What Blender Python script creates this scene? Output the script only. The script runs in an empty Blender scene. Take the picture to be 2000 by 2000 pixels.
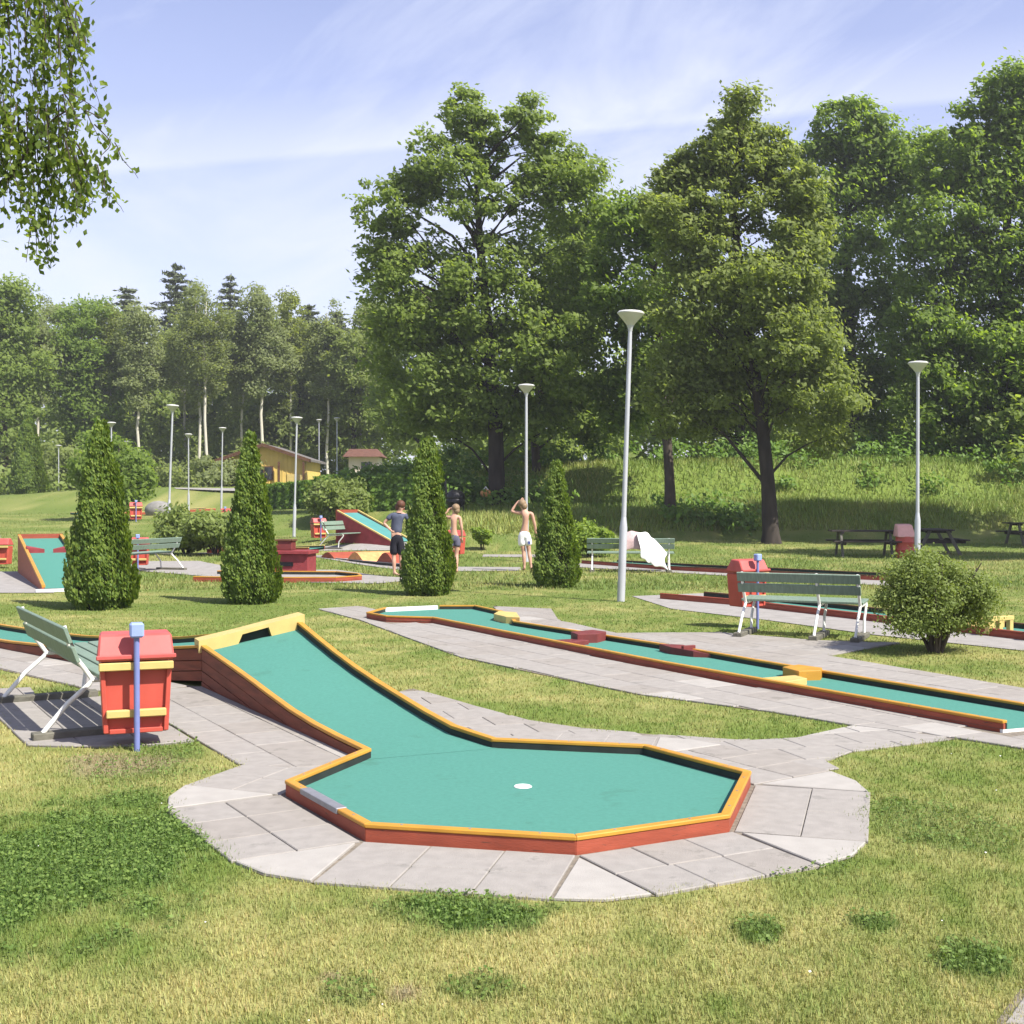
import bpy, bmesh, math, random
import numpy as np
from mathutils import Vector, Matrix

S = bpy.context.scene
COL = S.collection
R = math.radians
rng = np.random.default_rng(7)
random.seed(7)

# ------------------------------------------------------------------ camera
CAM_H = 1.6
cam_d = bpy.data.cameras.new('camera')
cam = bpy.data.objects.new('camera', cam_d)
COL.objects.link(cam)
cam.location = (0, 0, CAM_H)
cam.rotation_euler = (R(90 - 0.525), 0, 0)
cam_d.sensor_width = 36
cam_d.lens = 43.2
cam_d.clip_start = 0.05
cam_d.clip_end = 3000
S.camera = cam

# ------------------------------------------------------------------ sun, sky, exposure
SUN_AZ, SUN_EL = R(322), R(50)
sdir = Vector((math.cos(SUN_AZ) * math.cos(SUN_EL), math.sin(SUN_AZ) * math.cos(SUN_EL), math.sin(SUN_EL)))
sl = bpy.data.lights.new('sun', 'SUN')
sl.energy = 4.6
sl.angle = R(0.53)
sl.color = (1.0, 0.955, 0.88)
sun = bpy.data.objects.new('sun', sl)
COL.objects.link(sun)
sun.location = (20, -20, 40)
sun.rotation_euler = sdir.to_track_quat('Z', 'Y').to_euler()

S.view_settings.view_transform = 'Standard'
S.view_settings.look = 'None'
S.view_settings.exposure = 1.02
S.view_settings.gamma = 1.0
S.view_settings.use_curve_mapping = False
S.cycles.max_bounces = 6
S.cycles.transparent_max_bounces = 4
S.cycles.use_denoising = True

world = bpy.data.worlds.new('World')
S.world = world
world.use_nodes = True
wt = world.node_tree
wt.nodes.clear()
WN = lambda t: wt.nodes.new(t)
wout = WN('ShaderNodeOutputWorld')
bg = WN('ShaderNodeBackground')
wt.links.new(bg.outputs[0], wout.inputs[0])
bg.inputs['Strength'].default_value = 0.105
sky = WN('ShaderNodeTexSky')
sky.sky_type = 'NISHITA'
sky.sun_disc = False
sky.sun_elevation = SUN_EL
sky.sun_rotation = math.atan2(sdir.x, sdir.y)
sky.air_density = 1.0
sky.dust_density = 0.6
sky.ozone_density = 2.5
# thin cirrus: noise on a high plane, streaked along one direction, plus one long band
tc = WN('ShaderNodeTexCoord')
sep = WN('ShaderNodeSeparateXYZ')
wt.links.new(tc.outputs['Generated'], sep.inputs[0])
def wm(op, a, b=None, c=None):
    n = WN('ShaderNodeMath'); n.operation = op
    for i, v in enumerate((a, b, c)):
        if v is None: continue
        if isinstance(v, (int, float)): n.inputs[i].default_value = v
        else: wt.links.new(v, n.inputs[i])
    return n.outputs[0]
mp0 = WN('ShaderNodeMapping')
mp0.inputs['Rotation'].default_value = (0, R(24), 0)
wt.links.new(tc.outputs['Generated'], mp0.inputs[0])
mp = WN('ShaderNodeMapping')
mp.inputs['Scale'].default_value = (1.7, 1.7, 6.0)
wt.links.new(mp0.outputs[0], mp.inputs[0])
n1 = WN('ShaderNodeTexNoise')
n1.inputs['Scale'].default_value = 1.5
n1.inputs['Detail'].default_value = 9
n1.inputs['Roughness'].default_value = 0.6
n1.inputs['Distortion'].default_value = 0.8
wt.links.new(mp.outputs[0], n1.inputs['Vector'])
mr = WN('ShaderNodeMapRange')
mr.inputs[1].default_value = 0.42; mr.inputs[2].default_value = 0.74
mr.inputs[3].default_value = 0.0; mr.inputs[4].default_value = 0.66
wt.links.new(n1.outputs['Fac'], mr.inputs[0])
# the long streak: a great circle through two bearings
va = Vector((-0.33, 1, 0.267)); vb = Vector((-0.083, 1, 0.288))
nb = va.cross(vb).normalized()
if nb.z < 0: nb = -nb
vd = WN('ShaderNodeVectorMath'); vd.operation = 'DOT_PRODUCT'
wt.links.new(tc.outputs['Generated'], vd.inputs[0]); vd.inputs[1].default_value = nb
d = vd.outputs['Value']
lo = WN('ShaderNodeMapRange'); lo.inputs[1].default_value = -0.004; lo.inputs[2].default_value = 0.002
wt.links.new(d, lo.inputs[0])
hi = WN('ShaderNodeMapRange'); hi.inputs[1].default_value = 0.004; hi.inputs[2].default_value = 0.05
hi.inputs[3].default_value = 1; hi.inputs[4].default_value = 0
wt.links.new(d, hi.inputs[0])
fr = WN('ShaderNodeMapRange'); fr.inputs[1].default_value = 0.3; fr.inputs[2].default_value = 0.6   # front half only
wt.links.new(sep.outputs[1], fr.inputs[0])
band = wm('MULTIPLY', wm('MULTIPLY', lo.outputs[0], hi.outputs[0]), wm('MULTIPLY', fr.outputs[0], 0.34))
haze = WN('ShaderNodeMapRange'); haze.inputs[1].default_value = 0.02; haze.inputs[2].default_value = 0.5
haze.inputs[3].default_value = 0.62; haze.inputs[4].default_value = 0.0
wt.links.new(sep.outputs[2], haze.inputs[0])
fac = wm('MINIMUM', wm('ADD', wm('ADD', mr.outputs[0], band), haze.outputs[0]), 0.92)
mixs = WN('ShaderNodeMix'); mixs.data_type = 'RGBA'
wt.links.new(fac, mixs.inputs[0])
tint = WN('ShaderNodeMix'); tint.data_type = 'RGBA'; tint.blend_type = 'MULTIPLY'; tint.inputs[0].default_value = 1
wt.links.new(sky.outputs[0], tint.inputs[6]); tint.inputs[7].default_value = (1.20, 0.94, 1.02, 1)
wt.links.new(tint.outputs[2], mixs.inputs[6])
mixs.inputs[7].default_value = (4.35, 4.6, 5.5, 1)
wt.links.new(mixs.outputs[2], bg.inputs['Color'])

# ------------------------------------------------------------------ helpers
def tag(o, label=None, cat=None, group=None, kind=None):
    if label: o['label'] = label
    if cat: o['category'] = cat
    if group: o['group'] = group
    if kind: o['kind'] = kind
    return o
def empty(name, loc=(0, 0, 0), rz=0):
    o = bpy.data.objects.new(name, None)
    o.empty_display_size = 0.2
    COL.objects.link(o)
    o.location = loc; o.rotation_euler = (0, 0, rz)
    return o
def link_mesh(name, me, mat, parent=None, loc=None):
    o = bpy.data.objects.new(name, me)
    if mat is not None and not me.materials:
        me.materials.append(mat)
    COL.objects.link(o)
    if parent is not None: o.parent = parent
    if loc is not None: o.location = loc
    return o
def copy_tree(o, parent=None):
    c = o.copy(); COL.objects.link(c)
    if parent is not None: c.parent = parent
    for ch in list(o.children): copy_tree(ch, c)
    return c
class MB:
    """collects shapes; build() links them as one mesh object (coordinates made local to the parent thing)"""
    def __init__(s): s.v = []; s.f = []
    def add(s, vs, fs):
        b = len(s.v); s.v += [tuple(v) for v in vs]; s.f += [tuple(b + i for i in f) for f in fs]; return s
    def hexa(s, p):   # bottom 0-3, top 4-7
        return s.add(p, [(3, 2, 1, 0), (4, 5, 6, 7), (0, 1, 5, 4), (1, 2, 6, 5), (2, 3, 7, 6), (3, 0, 4, 7)])
    def box(s, c, d, rz=0, M=None):
        x, y, z = d[0] / 2, d[1] / 2, d[2] / 2
        m = Matrix.Translation(c) @ (M if M is not None else Matrix.Rotation(rz, 4, 'Z'))
        return s.hexa([m @ Vector(p) for p in [(-x, -y, -z), (x, -y, -z), (x, y, -z), (-x, y, -z), (-x, -y, z), (x, -y, z), (x, y, z), (-x, y, z)]])
    def prism(s, poly, z0, z1):
        n = len(poly)
        lo = [(p[0], p[1], z0) for p in poly]; hi_ = [(p[0], p[1], z1) for p in poly]
        return s.add(lo + hi_, [tuple(range(n - 1, -1, -1)), tuple(range(n, 2 * n))] + [(i, (i + 1) % n, n + (i + 1) % n, n + i) for i in range(n)])
    def vprism(s, poly3, off):   # planar 3d polygon thickened by a vector
        n = len(poly3); off = Vector(off)
        a = [Vector(p) for p in poly3]; b = [p + off for p in a]
        return s.add(a + b, [tuple(range(n - 1, -1, -1)), tuple(range(n, 2 * n))] + [(i, (i + 1) % n, n + (i + 1) % n, n + i) for i in range(n)])
    def tube(s, pts, rad, n=8, caps=True):
        pts = [Vector(p) for p in pts]
        if isinstance(rad, (int, float)): rad = [rad] * len(pts)
        vs = []; prev = None
        for i, p in enumerate(pts):
            t = (pts[min(i + 1, len(pts) - 1)] - pts[max(i - 1, 0)]).normalized()
            if prev is None:
                u = t.orthogonal().normalized()
            else:
                u = (prev - t * prev.dot(t))
                u = u.normalized() if u.length > 1e-6 else t.orthogonal().normalized()
            prev = u; w = t.cross(u)
            for k in range(n):
                a = 2 * math.pi * k / n
                vs.append(p + (u * math.cos(a) + w * math.sin(a)) * rad[i])
        fs = []
        for i in range(len(pts) - 1):
            for k in range(n):
                k2 = (k + 1) % n
                fs.append((i * n + k, i * n + k2, (i + 1) * n + k2, (i + 1) * n + k))
        if caps:
            fs.append(tuple(range(n - 1, -1, -1))); fs.append(tuple((len(pts) - 1) * n + k for k in range(n)))
        return s.add(vs, fs)
    def lathe(s, prof, n=20, c=(0, 0, 0)):
        vs = []; fs = []
        for r_, z in prof:
            for k in range(n):
                a = 2 * math.pi * k / n
                vs.append((c[0] + r_ * math.cos(a), c[1] + r_ * math.sin(a), c[2] + z))
        for i in range(len(prof) - 1):
            for k in range(n):
                k2 = (k + 1) % n
                fs.append((i * n + k, i * n + k2, (i + 1) * n + k2, (i + 1) * n + k))
        fs.append(tuple(range(n - 1, -1, -1))); fs.append(tuple((len(prof) - 1) * n + k for k in range(n)))
        return s.add(vs, fs)
    def ball(s, c, r, nu=12, nv=8):
        rx, ry, rz = r if hasattr(r, '__len__') else (r, r, r)
        vs = [(c[0], c[1], c[2] - rz)]; fs = []
        for i in range(1, nv):
            p = math.pi * i / nv - math.pi / 2
            for k in range(nu):
                a = 2 * math.pi * k / nu
                vs.append((c[0] + rx * math.cos(p) * math.cos(a), c[1] + ry * math.cos(p) * math.sin(a), c[2] + rz * math.sin(p)))
        vs.append((c[0], c[1], c[2] + rz)); L = len(vs) - 1
        for k in range(nu):
            k2 = (k + 1) % nu
            fs.append((0, 1 + k2, 1 + k))
            for i in range(nv - 2):
                fs.append((1 + i * nu + k, 1 + i * nu + k2, 1 + (i + 1) * nu + k2, 1 + (i + 1) * nu + k))
            fs.append((1 + (nv - 2) * nu + k, 1 + (nv - 2) * nu + k2, L))
        return s.add(vs, fs)
    def build(s, name, mat, parent=None, bevel=0, smooth=False):
        off = parent_origin(parent)
        me = bpy.data.meshes.new(name)
        me.from_pydata([(v[0] - off.x, v[1] - off.y, v[2] - off.z) for v in s.v], [], s.f)
        bm = bmesh.new(); bm.from_mesh(me)
        bmesh.ops.recalc_face_normals(bm, faces=bm.faces)
        if bevel:
            es = [e for e in bm.edges if len(e.link_faces) == 2 and e.calc_face_angle(0) > 0.6]
            bmesh.ops.bevel(bm, geom=es, offset=bevel, segments=1, affect='EDGES', clamp_overlap=True)
        if smooth:
            for f in bm.faces: f.smooth = True
            for e in bm.edges:
                if len(e.link_faces) == 2 and e.calc_face_angle(0) > 0.8: e.smooth = False
        bm.to_mesh(me); bm.free()
        return link_mesh(name, me, mat, parent)
def parent_origin(p):
    o = Vector((0, 0, 0))
    while p is not None:
        o += Vector(p.location); p = p.parent
    return o
def np_mesh(name, V, F, mat, parent=None, col=None, kind=None, smooth=False):
    """V (n,3), F (m,k) numpy -> mesh object; col (n,3) optional point colour"""
    off = parent_origin(parent)
    V = np.asarray(V, np.float32) - np.array(off, np.float32)
    F = np.asarray(F, np.int32)
    me = bpy.data.meshes.new(name)
    k = F.shape[1]
    me.vertices.add(len(V)); me.vertices.foreach_set('co', V.ravel())
    me.loops.add(F.size); me.loops.foreach_set('vertex_index', F.ravel())
    me.polygons.add(len(F)); me.polygons.foreach_set('loop_start', np.arange(0, F.size, k, dtype=np.int32))
    if smooth: me.polygons.foreach_set('use_smooth', np.ones(len(F), bool))
    if col is not None:
        a = me.color_attributes.new('tone', 'FLOAT_COLOR', 'POINT')
        c = np.ones((len(V), 4), np.float32); c[:, :3] = col
        a.data.foreach_set('color', c.ravel())
    me.update(calc_edges=True)
    o = link_mesh(name, me, mat, parent)
    if kind: o['kind'] = kind
    return o
def vhash(ix, iy, seed):
    h = (ix.astype(np.int64) * 374761393 + iy.astype(np.int64) * 668265263 + seed * 982451653) & 0xffffffff
    h = ((h ^ (h >> 13)) * 1274126177) & 0xffffffff
    return ((h ^ (h >> 16)) & 0xffff) / 65535.0
def vnoise(x, y, sc, seed=0, octv=3):
    t = 0; a = 1; tot = 0
    for o in range(octv):
        X = x * sc * 2 ** o; Y = y * sc * 2 ** o
        ix = np.floor(X); iy = np.floor(Y); fx = X - ix; fy = Y - iy
        fx = fx * fx * (3 - 2 * fx); fy = fy * fy * (3 - 2 * fy)
        g = lambda i, j: vhash(ix + i, iy + j, seed + o * 17)
        t = t + a * ((g(0, 0) * (1 - fx) + g(1, 0) * fx) * (1 - fy) + (g(0, 1) * (1 - fx) + g(1, 1) * fx) * fy)
        tot += a; a *= 0.5
    return t / tot
def inpoly(x, y, poly):
    c = np.zeros(x.shape, bool); n = len(poly)
    for i in range(n):
        x0, y0 = poly[i][:2]; x1, y1 = poly[(i + 1) % n][:2]
        if y0 == y1: continue
        k = ((y0 > y) != (y1 > y)) & (x < (x1 - x0) * (y - y0) / (y1 - y0) + x0)
        c ^= k
    return c
def offset_path(pts, dist, closed=False):
    """mitred sideways offset, positive = left of travel"""
    n = len(pts); out = []
    for i in range(n):
        p = Vector(pts[i][:2])
        def nrm(a, b):
            t = (Vector(b[:2]) - Vector(a[:2])).normalized(); return Vector((-t.y, t.x))
        if closed or 0 < i < n - 1:
            a = nrm(pts[i - 1], pts[i]); b = nrm(pts[i], pts[(i + 1) % n])
            m = (a + b); m = m / max(0.25, m.length_squared) * 2 if m.length > 1e-6 else a
            q = p + m * dist
        else:
            q = p + (nrm(pts[0], pts[1]) if i == 0 else nrm(pts[-2], pts[-1])) * dist
        out.append(q)
    return out

# ------------------------------------------------------------------ materials
ALB = 0.60     # overall reflectance of painted and mineral surfaces under this exposure
def mat(name, col, rough=0.7, var=0.12, scale=6.0, bump=0.0, bscale=60.0, metallic=0.0, spec=0.3, col2=None, attr=None, coords='Object', stretch=None, wear=None):
    m = bpy.data.materials.new(name); m.use_nodes = True
    t = m.node_tree; b = t.nodes['Principled BSDF']
    b.inputs['Roughness'].default_value = rough; b.inputs['Metallic'].default_value = metallic
    b.inputs['Specular IOR Level'].default_value = spec
    col = tuple(c * ALB for c in col)
    tcn = t.nodes.new('ShaderNodeTexCoord'); vec = tcn.outputs[coords]
    if stretch:
        mpn = t.nodes.new('ShaderNodeMapping'); mpn.inputs['Scale'].default_value = stretch
        t.links.new(vec, mpn.inputs[0]); vec = mpn.outputs[0]
    n = t.nodes.new('ShaderNodeTexNoise'); n.inputs['Scale'].default_value = scale; n.inputs['Detail'].default_value = 6
    t.links.new(vec, n.inputs['Vector'])
    rp = t.nodes.new('ShaderNodeValToRGB')
    c2 = col2 if col2 else tuple(min(1, c * (1 + var)) for c in col)
    c1 = tuple(c * (1 - var) for c in col)
    rp.color_ramp.elements[0].position = 0.3; rp.color_ramp.elements[1].position = 0.7
    rp.color_ramp.elements[0].color = (*c1, 1); rp.color_ramp.elements[1].color = (*c2, 1)
    t.links.new(n.outputs['Fac'], rp.inputs[0]); out = rp.outputs[0]
    if wear:   # (colour, threshold, scale)
        n3 = t.nodes.new('ShaderNodeTexNoise'); n3.inputs['Scale'].default_value = wear[2]; n3.inputs['Detail'].default_value = 8
        n3.inputs['Roughness'].default_value = 0.7
        t.links.new(vec, n3.inputs['Vector'])
        mrn = t.nodes.new('ShaderNodeMapRange'); mrn.inputs[1].default_value = wear[1]; mrn.inputs[2].default_value = wear[1] + 0.06
        t.links.new(n3.outputs['Fac'], mrn.inputs[0])
        mx = t.nodes.new('ShaderNodeMix'); mx.data_type = 'RGBA'
        t.links.new(mrn.outputs[0], mx.inputs[0]); t.links.new(out, mx.inputs[6]); mx.inputs[7].default_value = (*[c * ALB for c in wear[0]], 1); out = mx.outputs[2]
    if attr:
        at = t.nodes.new('ShaderNodeAttribute'); at.attribute_name = attr
        mx = t.nodes.new('ShaderNodeMix'); mx.data_type = 'RGBA'; mx.blend_type = 'MULTIPLY'; mx.inputs[0].default_value = 1
        t.links.new(at.outputs['Color'], mx.inputs[6]); t.links.new(out, mx.inputs[7]); out = mx.outputs[2]
    t.links.new(out, b.inputs['Base Color'])
    if bump:
        n2 = t.nodes.new('ShaderNodeTexNoise'); n2.inputs['Scale'].default_value = bscale; n2.inputs['Detail'].default_value = 4
        t.links.new(vec, n2.inputs['Vector'])
        bp = t.nodes.new('ShaderNodeBump'); bp.inputs['Strength'].default_value = bump; bp.inputs['Distance'].default_value = 0.01
        t.links.new(n2.outputs['Fac'], bp.inputs['Height']); t.links.new(bp.outputs[0], b.inputs['Normal'])
    return m
def leaf_mat(name, c_dark, c_light, trans=0.35, rough=0.55, attr=None, tcol=None):
    m = bpy.data.materials.new(name); m.use_nodes = True
    t = m.node_tree; b = t.nodes['Principled BSDF']; o = t.nodes['Material Output']
    b.inputs['Roughness'].default_value = rough; b.inputs['Specular IOR Level'].default_value = 0.25
    g = t.nodes.new('ShaderNodeNewGeometry')
    rp = t.nodes.new('ShaderNodeValToRGB')
    rp.color_ramp.elements[0].color = (*c_dark, 1); rp.color_ramp.elements[1].color = (*c_light, 1)
    if attr:
        at = t.nodes.new('ShaderNodeAttribute'); at.attribute_name = attr
        out = at.outputs['Color']
    else:
        t.links.new(g.outputs['Random Per Island'], rp.inputs[0]); out = rp.outputs[0]
    t.links.new(out, b.inputs['Base Color'])
    tr = t.nodes.new('ShaderNodeBsdfTranslucent')
    mx = t.nodes.new('ShaderNodeMix'); mx.data_type = 'RGBA'; mx.blend_type = 'MULTIPLY'; mx.inputs[0].default_value = 1
    t.links.new(out, mx.inputs[6]); mx.inputs[7].default_value = (*(tcol or (1.5, 1.5, 0.6)), 1)
    t.links.new(mx.outputs[2], tr.inputs[0])
    ms = t.nodes.new('ShaderNodeMixShader'); ms.inputs[0].default_value = trans
    t.links.new(b.outputs[0], ms.inputs[1]); t.links.new(tr.outputs[0], ms.inputs[2])
    t.links.new(ms.outputs[0], o.inputs['Surface'])
    return m

M = {}
M['felt'] = mat('teal felt', (0.124, 0.362, 0.288), 0.95, 0.07, 38.0, 0.35, 350, spec=0.05, wear=((0.112, 0.315, 0.245), 0.60, 2.6))
M['yellow'] = mat('orange yellow rail paint', (0.74, 0.37, 0.048), 0.5, 0.12, 5, 0.12, 90, wear=((0.36, 0.22, 0.10), 0.63, 16))
M['pale_yellow'] = mat('pale yellow paint', (0.88, 0.66, 0.23), 0.5, 0.1, 7, 0.1, 80, wear=((0.55, 0.42, 0.22), 0.67, 14))
M['brown'] = mat('red brown board paint', (0.47, 0.105, 0.055), 0.6, 0.16, 5, 0.2, 50, stretch=(1, 1, 5), wear=((0.20, 0.08, 0.05), 0.60, 9))
M['plank'] = mat('weathered red brown planks', (0.30, 0.085, 0.045), 0.7, 0.3, 4, 0.35, 40, stretch=(1, 1, 7), wear=((0.16, 0.06, 0.04), 0.6, 8))
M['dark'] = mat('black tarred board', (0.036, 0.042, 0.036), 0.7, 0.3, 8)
M['slab'] = mat('grey concrete paving', (0.455, 0.424, 0.382), 0.9, 0.08, 14, 0.3, 160, spec=0.15, wear=((0.36, 0.34, 0.305), 0.60, 4), coords='Object')
M['pale_slab'] = mat('pale concrete paving', (0.545, 0.515, 0.465), 0.9, 0.07, 9, 0.2, 160, spec=0.15)
M['warm_slab'] = mat('warm grey concrete paving', (0.430, 0.395, 0.350), 0.9, 0.08, 11, 0.3, 160, spec=0.15, wear=((0.33, 0.305, 0.265), 0.58, 5))
M['joint'] = mat('sandy joint', (0.29, 0.25, 0.195), 0.95, 0.3, 30, 0.3, 90)
M['path'] = mat('pale worn paving', (0.45, 0.425, 0.39), 0.9, 0.14, 5, 0.3, 60, spec=0.15)
M['red'] = mat('red bin plastic', (0.74, 0.128, 0.088), 0.4, 0.1, 6, 0.05, 40, wear=((0.60, 0.10, 0.06), 0.68, 9))
M['red_lid'] = mat('faded red lid plastic', (0.74, 0.145, 0.125), 0.5, 0.12, 6, 0.05, 40)
M['blue'] = mat('blue post paint', (0.26, 0.31, 0.64), 0.45, 0.1, 10, 0.05, 60)
M['pale_blue'] = mat('pale blue cap', (0.40, 0.52, .95), 0.5, 0.08, 10)
M['steel'] = mat('galvanised lamp steel', (0.74, 0.76, 0.78), 0.45, 0.08, 8, 0.05, 60, metallic=0.3, stretch=(1, 1, 0.3))
M['lamp_white'] = mat('lamp hood paint', (0.85, 0.85, 0.79), 0.45, 0.06, 6)
M['lamp_glass'] = mat('opal lamp bowl', (0.78, 0.78, 0.64), 0.3, 0.05, 6)
M['white_tube'] = mat('white painted tube', (1.15, 1.15, 1.06), 0.4, 0.06, 20)
M['green_slat'] = mat('faded green bench slat', (0.27, 0.37, 0.28), 0.6, 0.18, 9, 0.2, 60, stretch=(1, 6, 1))
M['grey_wood'] = mat('weathered grey wood', (0.21, 0.20, 0.155), 0.85, 0.25, 12, 0.4, 50, stretch=(1, 5, 1))
M['dark_wood'] = mat('dark weathered wood', (0.075, 0.06, 0.05), 0.8, 0.3, 8, 0.4, 40)
M['brick_red'] = mat('dark red painted box', (0.36, 0.058, 0.062), 0.7, 0.18, 6, 0.3, 40)
M['obst_brown'] = mat('dark red obstacle paint', (0.25, 0.055, 0.05), 0.6, 0.15, 8, 0.1, 60)
M['white_metal'] = mat('bare grey metal strip', (0.42, 0.42, 0.44), 0.45, 0.1, 20, metallic=0.4)
M['white'] = mat('white paint', (1.15, 1.15, 1.08), 0.6, 0.05, 10)
M['black'] = mat('black enamel', (0.012, 0.012, 0.014), 0.4, 0.2, 8)
M['blue_felt'] = mat('blue green felt', (0.13, 0.38, 0.36), 0.95, 0.08, 3, 0.2, 200, spec=0.05)
M['bark'] = mat('grey brown bark', (0.105, 0.083, 0.062), 0.95, 0.35, 5, 0.8, 14, stretch=(1, 1, 0.25))
M['bark_dark'] = mat('dark bark', (0.062, 0.050, 0.040), 0.95, 0.35, 5, 0.8, 14, stretch=(1, 1, 0.25))
M['birch_bark'] = mat('white birch bark', (0.82, 0.77, 0.62), 0.85, 0.12, 3, 0.3, 20, wear=((0.08, 0.07, 0.06), 0.66, 3.0), stretch=(1, 1, 0.7))
M['house_yellow'] = mat('yellow boarded wall', (1.05, 0.75, 0.21), 0.8, 0.07, 2, 0.1, 20)
M['roof_brown'] = mat('brown roof tiles', (0.20, 0.095, 0.065), 0.85, 0.2, 4, 0.3, 20)
M['roof_grey'] = mat('grey felt roof', (0.22, 0.20, 0.18), 0.9, 0.15, 3)
M['wood_brown'] = mat('brown stained wood', (0.16, 0.075, 0.035), 0.7, 0.2, 5)
M['cream'] = mat('cream wall', (1.0, 0.9, 0.75), 0.9, 0.05, 2)
M['glass_dark'] = mat('dark window glass', (0.03, 0.035, 0.04), 0.1, 0.1, 2, spec=0.6)
M['skin'] = mat('skin', (0.80, 0.47, 0.33), 0.55, 0.06, 9)
M['hair_blond'] = mat('fair hair', (0.38, 0.26, 0.15), 0.6, 0.2, 30, 0.3, 80)
M['hair_brown'] = mat('reddish brown hair', (0.16, 0.065, 0.035), 0.6, 0.25, 30, 0.3, 80)
M['shorts_white'] = mat('white shorts cloth', (1.35, 1.35, 1.35), 0.85, 0.03, 12, 0.15, 30)
M['shorts_grey'] = mat('slate grey trunks cloth', (0.16, 0.16, 0.23), 0.85, 0.1, 12, 0.15, 30)
M['shorts_black'] = mat('black shorts cloth', (0.018, 0.018, 0.028), 0.85, 0.1, 12)
M['shirt_grey'] = mat('slate blue shirt cloth', (0.13, 0.15, 0.22), 0.85, 0.1, 12, 0.2, 25)
M['blue_mark'] = mat('blue print', (0.10, 0.14, 0.42), 0.85, 0.05, 12)
M['towel_pink'] = mat('dusty pink towel', (0.80, 0.58, 0.56), 0.95, 0.1, 20, 0.4, 120)
M['towel_white'] = mat('white towel', (1.25, 1.24, 1.2), 0.95, 0.04, 20, 0.4, 120)
M['orange_cloth'] = mat('orange cloth', (1.0, 0.46, 0.18), 0.9, 0.2, 8)
M['stone'] = mat('grey boulder', (0.36, 0.35, 0.33), 0.9, 0.2, 4, 0.4, 12)

# ------------------------------------------------------------------ terrain
CTRL = np.array([(-11.9,42.5,.31),(-18,68.4,.75),(-16,68.9,1.1),(-8.1,46.2,.14),(-14.6,93,3.1),(-11.6,81.5,2.5),(-29.7,94.8,1.6),(-34.3,93,1.2),(-18.9,58,.6),
(-14,86,2.7),(-20,86,2.5),(-2.5,34,.1),(-2.5,40,.55),(-2.5,46,1.0),(-1.3,52,1.3),(9.2,43.6,.06),(9.2,50,1.5),(9.2,58,3.4),(17,44,.1),(17,50,1.4),(17,58,3.5),(28,44,.3),(28,52,2.),(28,60,3.8),
(5.5,48,1.15),(5,58,3.3),(-1,62,3.),(4,41,.1),(-8,60,1.1),(-6,75,2.8),(-10,38,0),(10,36,0),(20,36,0),(0,30,0),(-10,30,0),(-20,30,.1),(-20,42,.4),(-40,60,.8),(12,38,0),(30,36,.1),
(0,110,4.5),(-40,130,3.5),(30,110,6),(-15,130,4.5),(60,110,6),(-80,110,3),(60,50,2)])
def hgt_np(x, y):
    x = np.asarray(x, float); y = np.asarray(y, float)
    n = np.zeros(x.shape); d_ = np.zeros(x.shape)
    for cx_, cy_, h in CTRL:
        r = (x - cx_) ** 2 * .55 + (y - cy_) ** 2 + 4.0
        w = 1 / (r * r * (1 + r / 60)); n += w * h; d_ += w
    t = np.clip((y - 24) / 12, 0, 1)
    return n / d_ * t * t * (3 - 2 * t)
def hgt(x, y): return float(hgt_np(np.array([x]), np.array([y]))[0])

# --- outlines shared by paving, lawn and grass (metres)
OCT = [(-1.23, 6.63), (-0.69, 5.73), (0.29, 5.51), (1.05, 5.90), (1.34, 6.86), (0.84, 7.62), (-0.10, 7.83), (-0.91, 7.48)]
RAMP_L = [(-0.91, 7.48, .09), (-1.48, 8.46, .106), (-1.98, 9.33, .235), (-2.66, 10.50, .363)]
RAMP_R = [(-0.10, 7.83, .09), (-0.34, 8.12, .10), (-0.82, 9.06, .169), (-1.32, 9.90, .32), (-1.85, 10.85, .53)]
TAIL_L = [(-2.66, 10.50, .363), (-3.07, 10.82, .298), (-4.2, 11.93, .16), (-5.46, 13.16, .09), (-8.0, 15.7, .09)]
TAIL_R = [(-1.85, 10.85, .53), (-2.45, 11.42, .36), (-3.65, 12.55, .18), (-4.95, 13.75, .09), (-7.45, 16.25, .09)]
ramp_poly = [p[:2] for p in RAMP_L] + [p[:2] for p in RAMP_R[::-1]]
tail_poly = [p[:2] for p in TAIL_L] + [p[:2] for p in TAIL_R[::-1]]
L2N = [(-1.82, 17.41), (-1.98, 16.65), (-1.66, 16.14), (-1.04, 15.95), (1.42, 11.53), (3.37, 8.42)]
L2F = [(-1.05, 17.80), (-0.52, 17.80), (-0.12, 16.85), (-0.02, 16.3), (0.06, 15.45), (1.71, 12.85), (2.62, 11.23), (3.85, 9.17), (4.12, 8.72)]
l2_poly = L2N + L2F[::-1]
L3N = [(2.40, 19.96), (3.41, 18.70), (4.74, 16.24), (5.43, 14.81), (6.6, 12.6)]
L3F = [(3.20, 20.3), (4.15, 19.0), (5.5, 16.6), (6.2, 15.2), (7.4, 13.0)]
l3_poly = L3N + L3F[::-1]
lane_polys = [OCT, ramp_poly, tail_poly, l2_poly, l3_poly]

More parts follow.
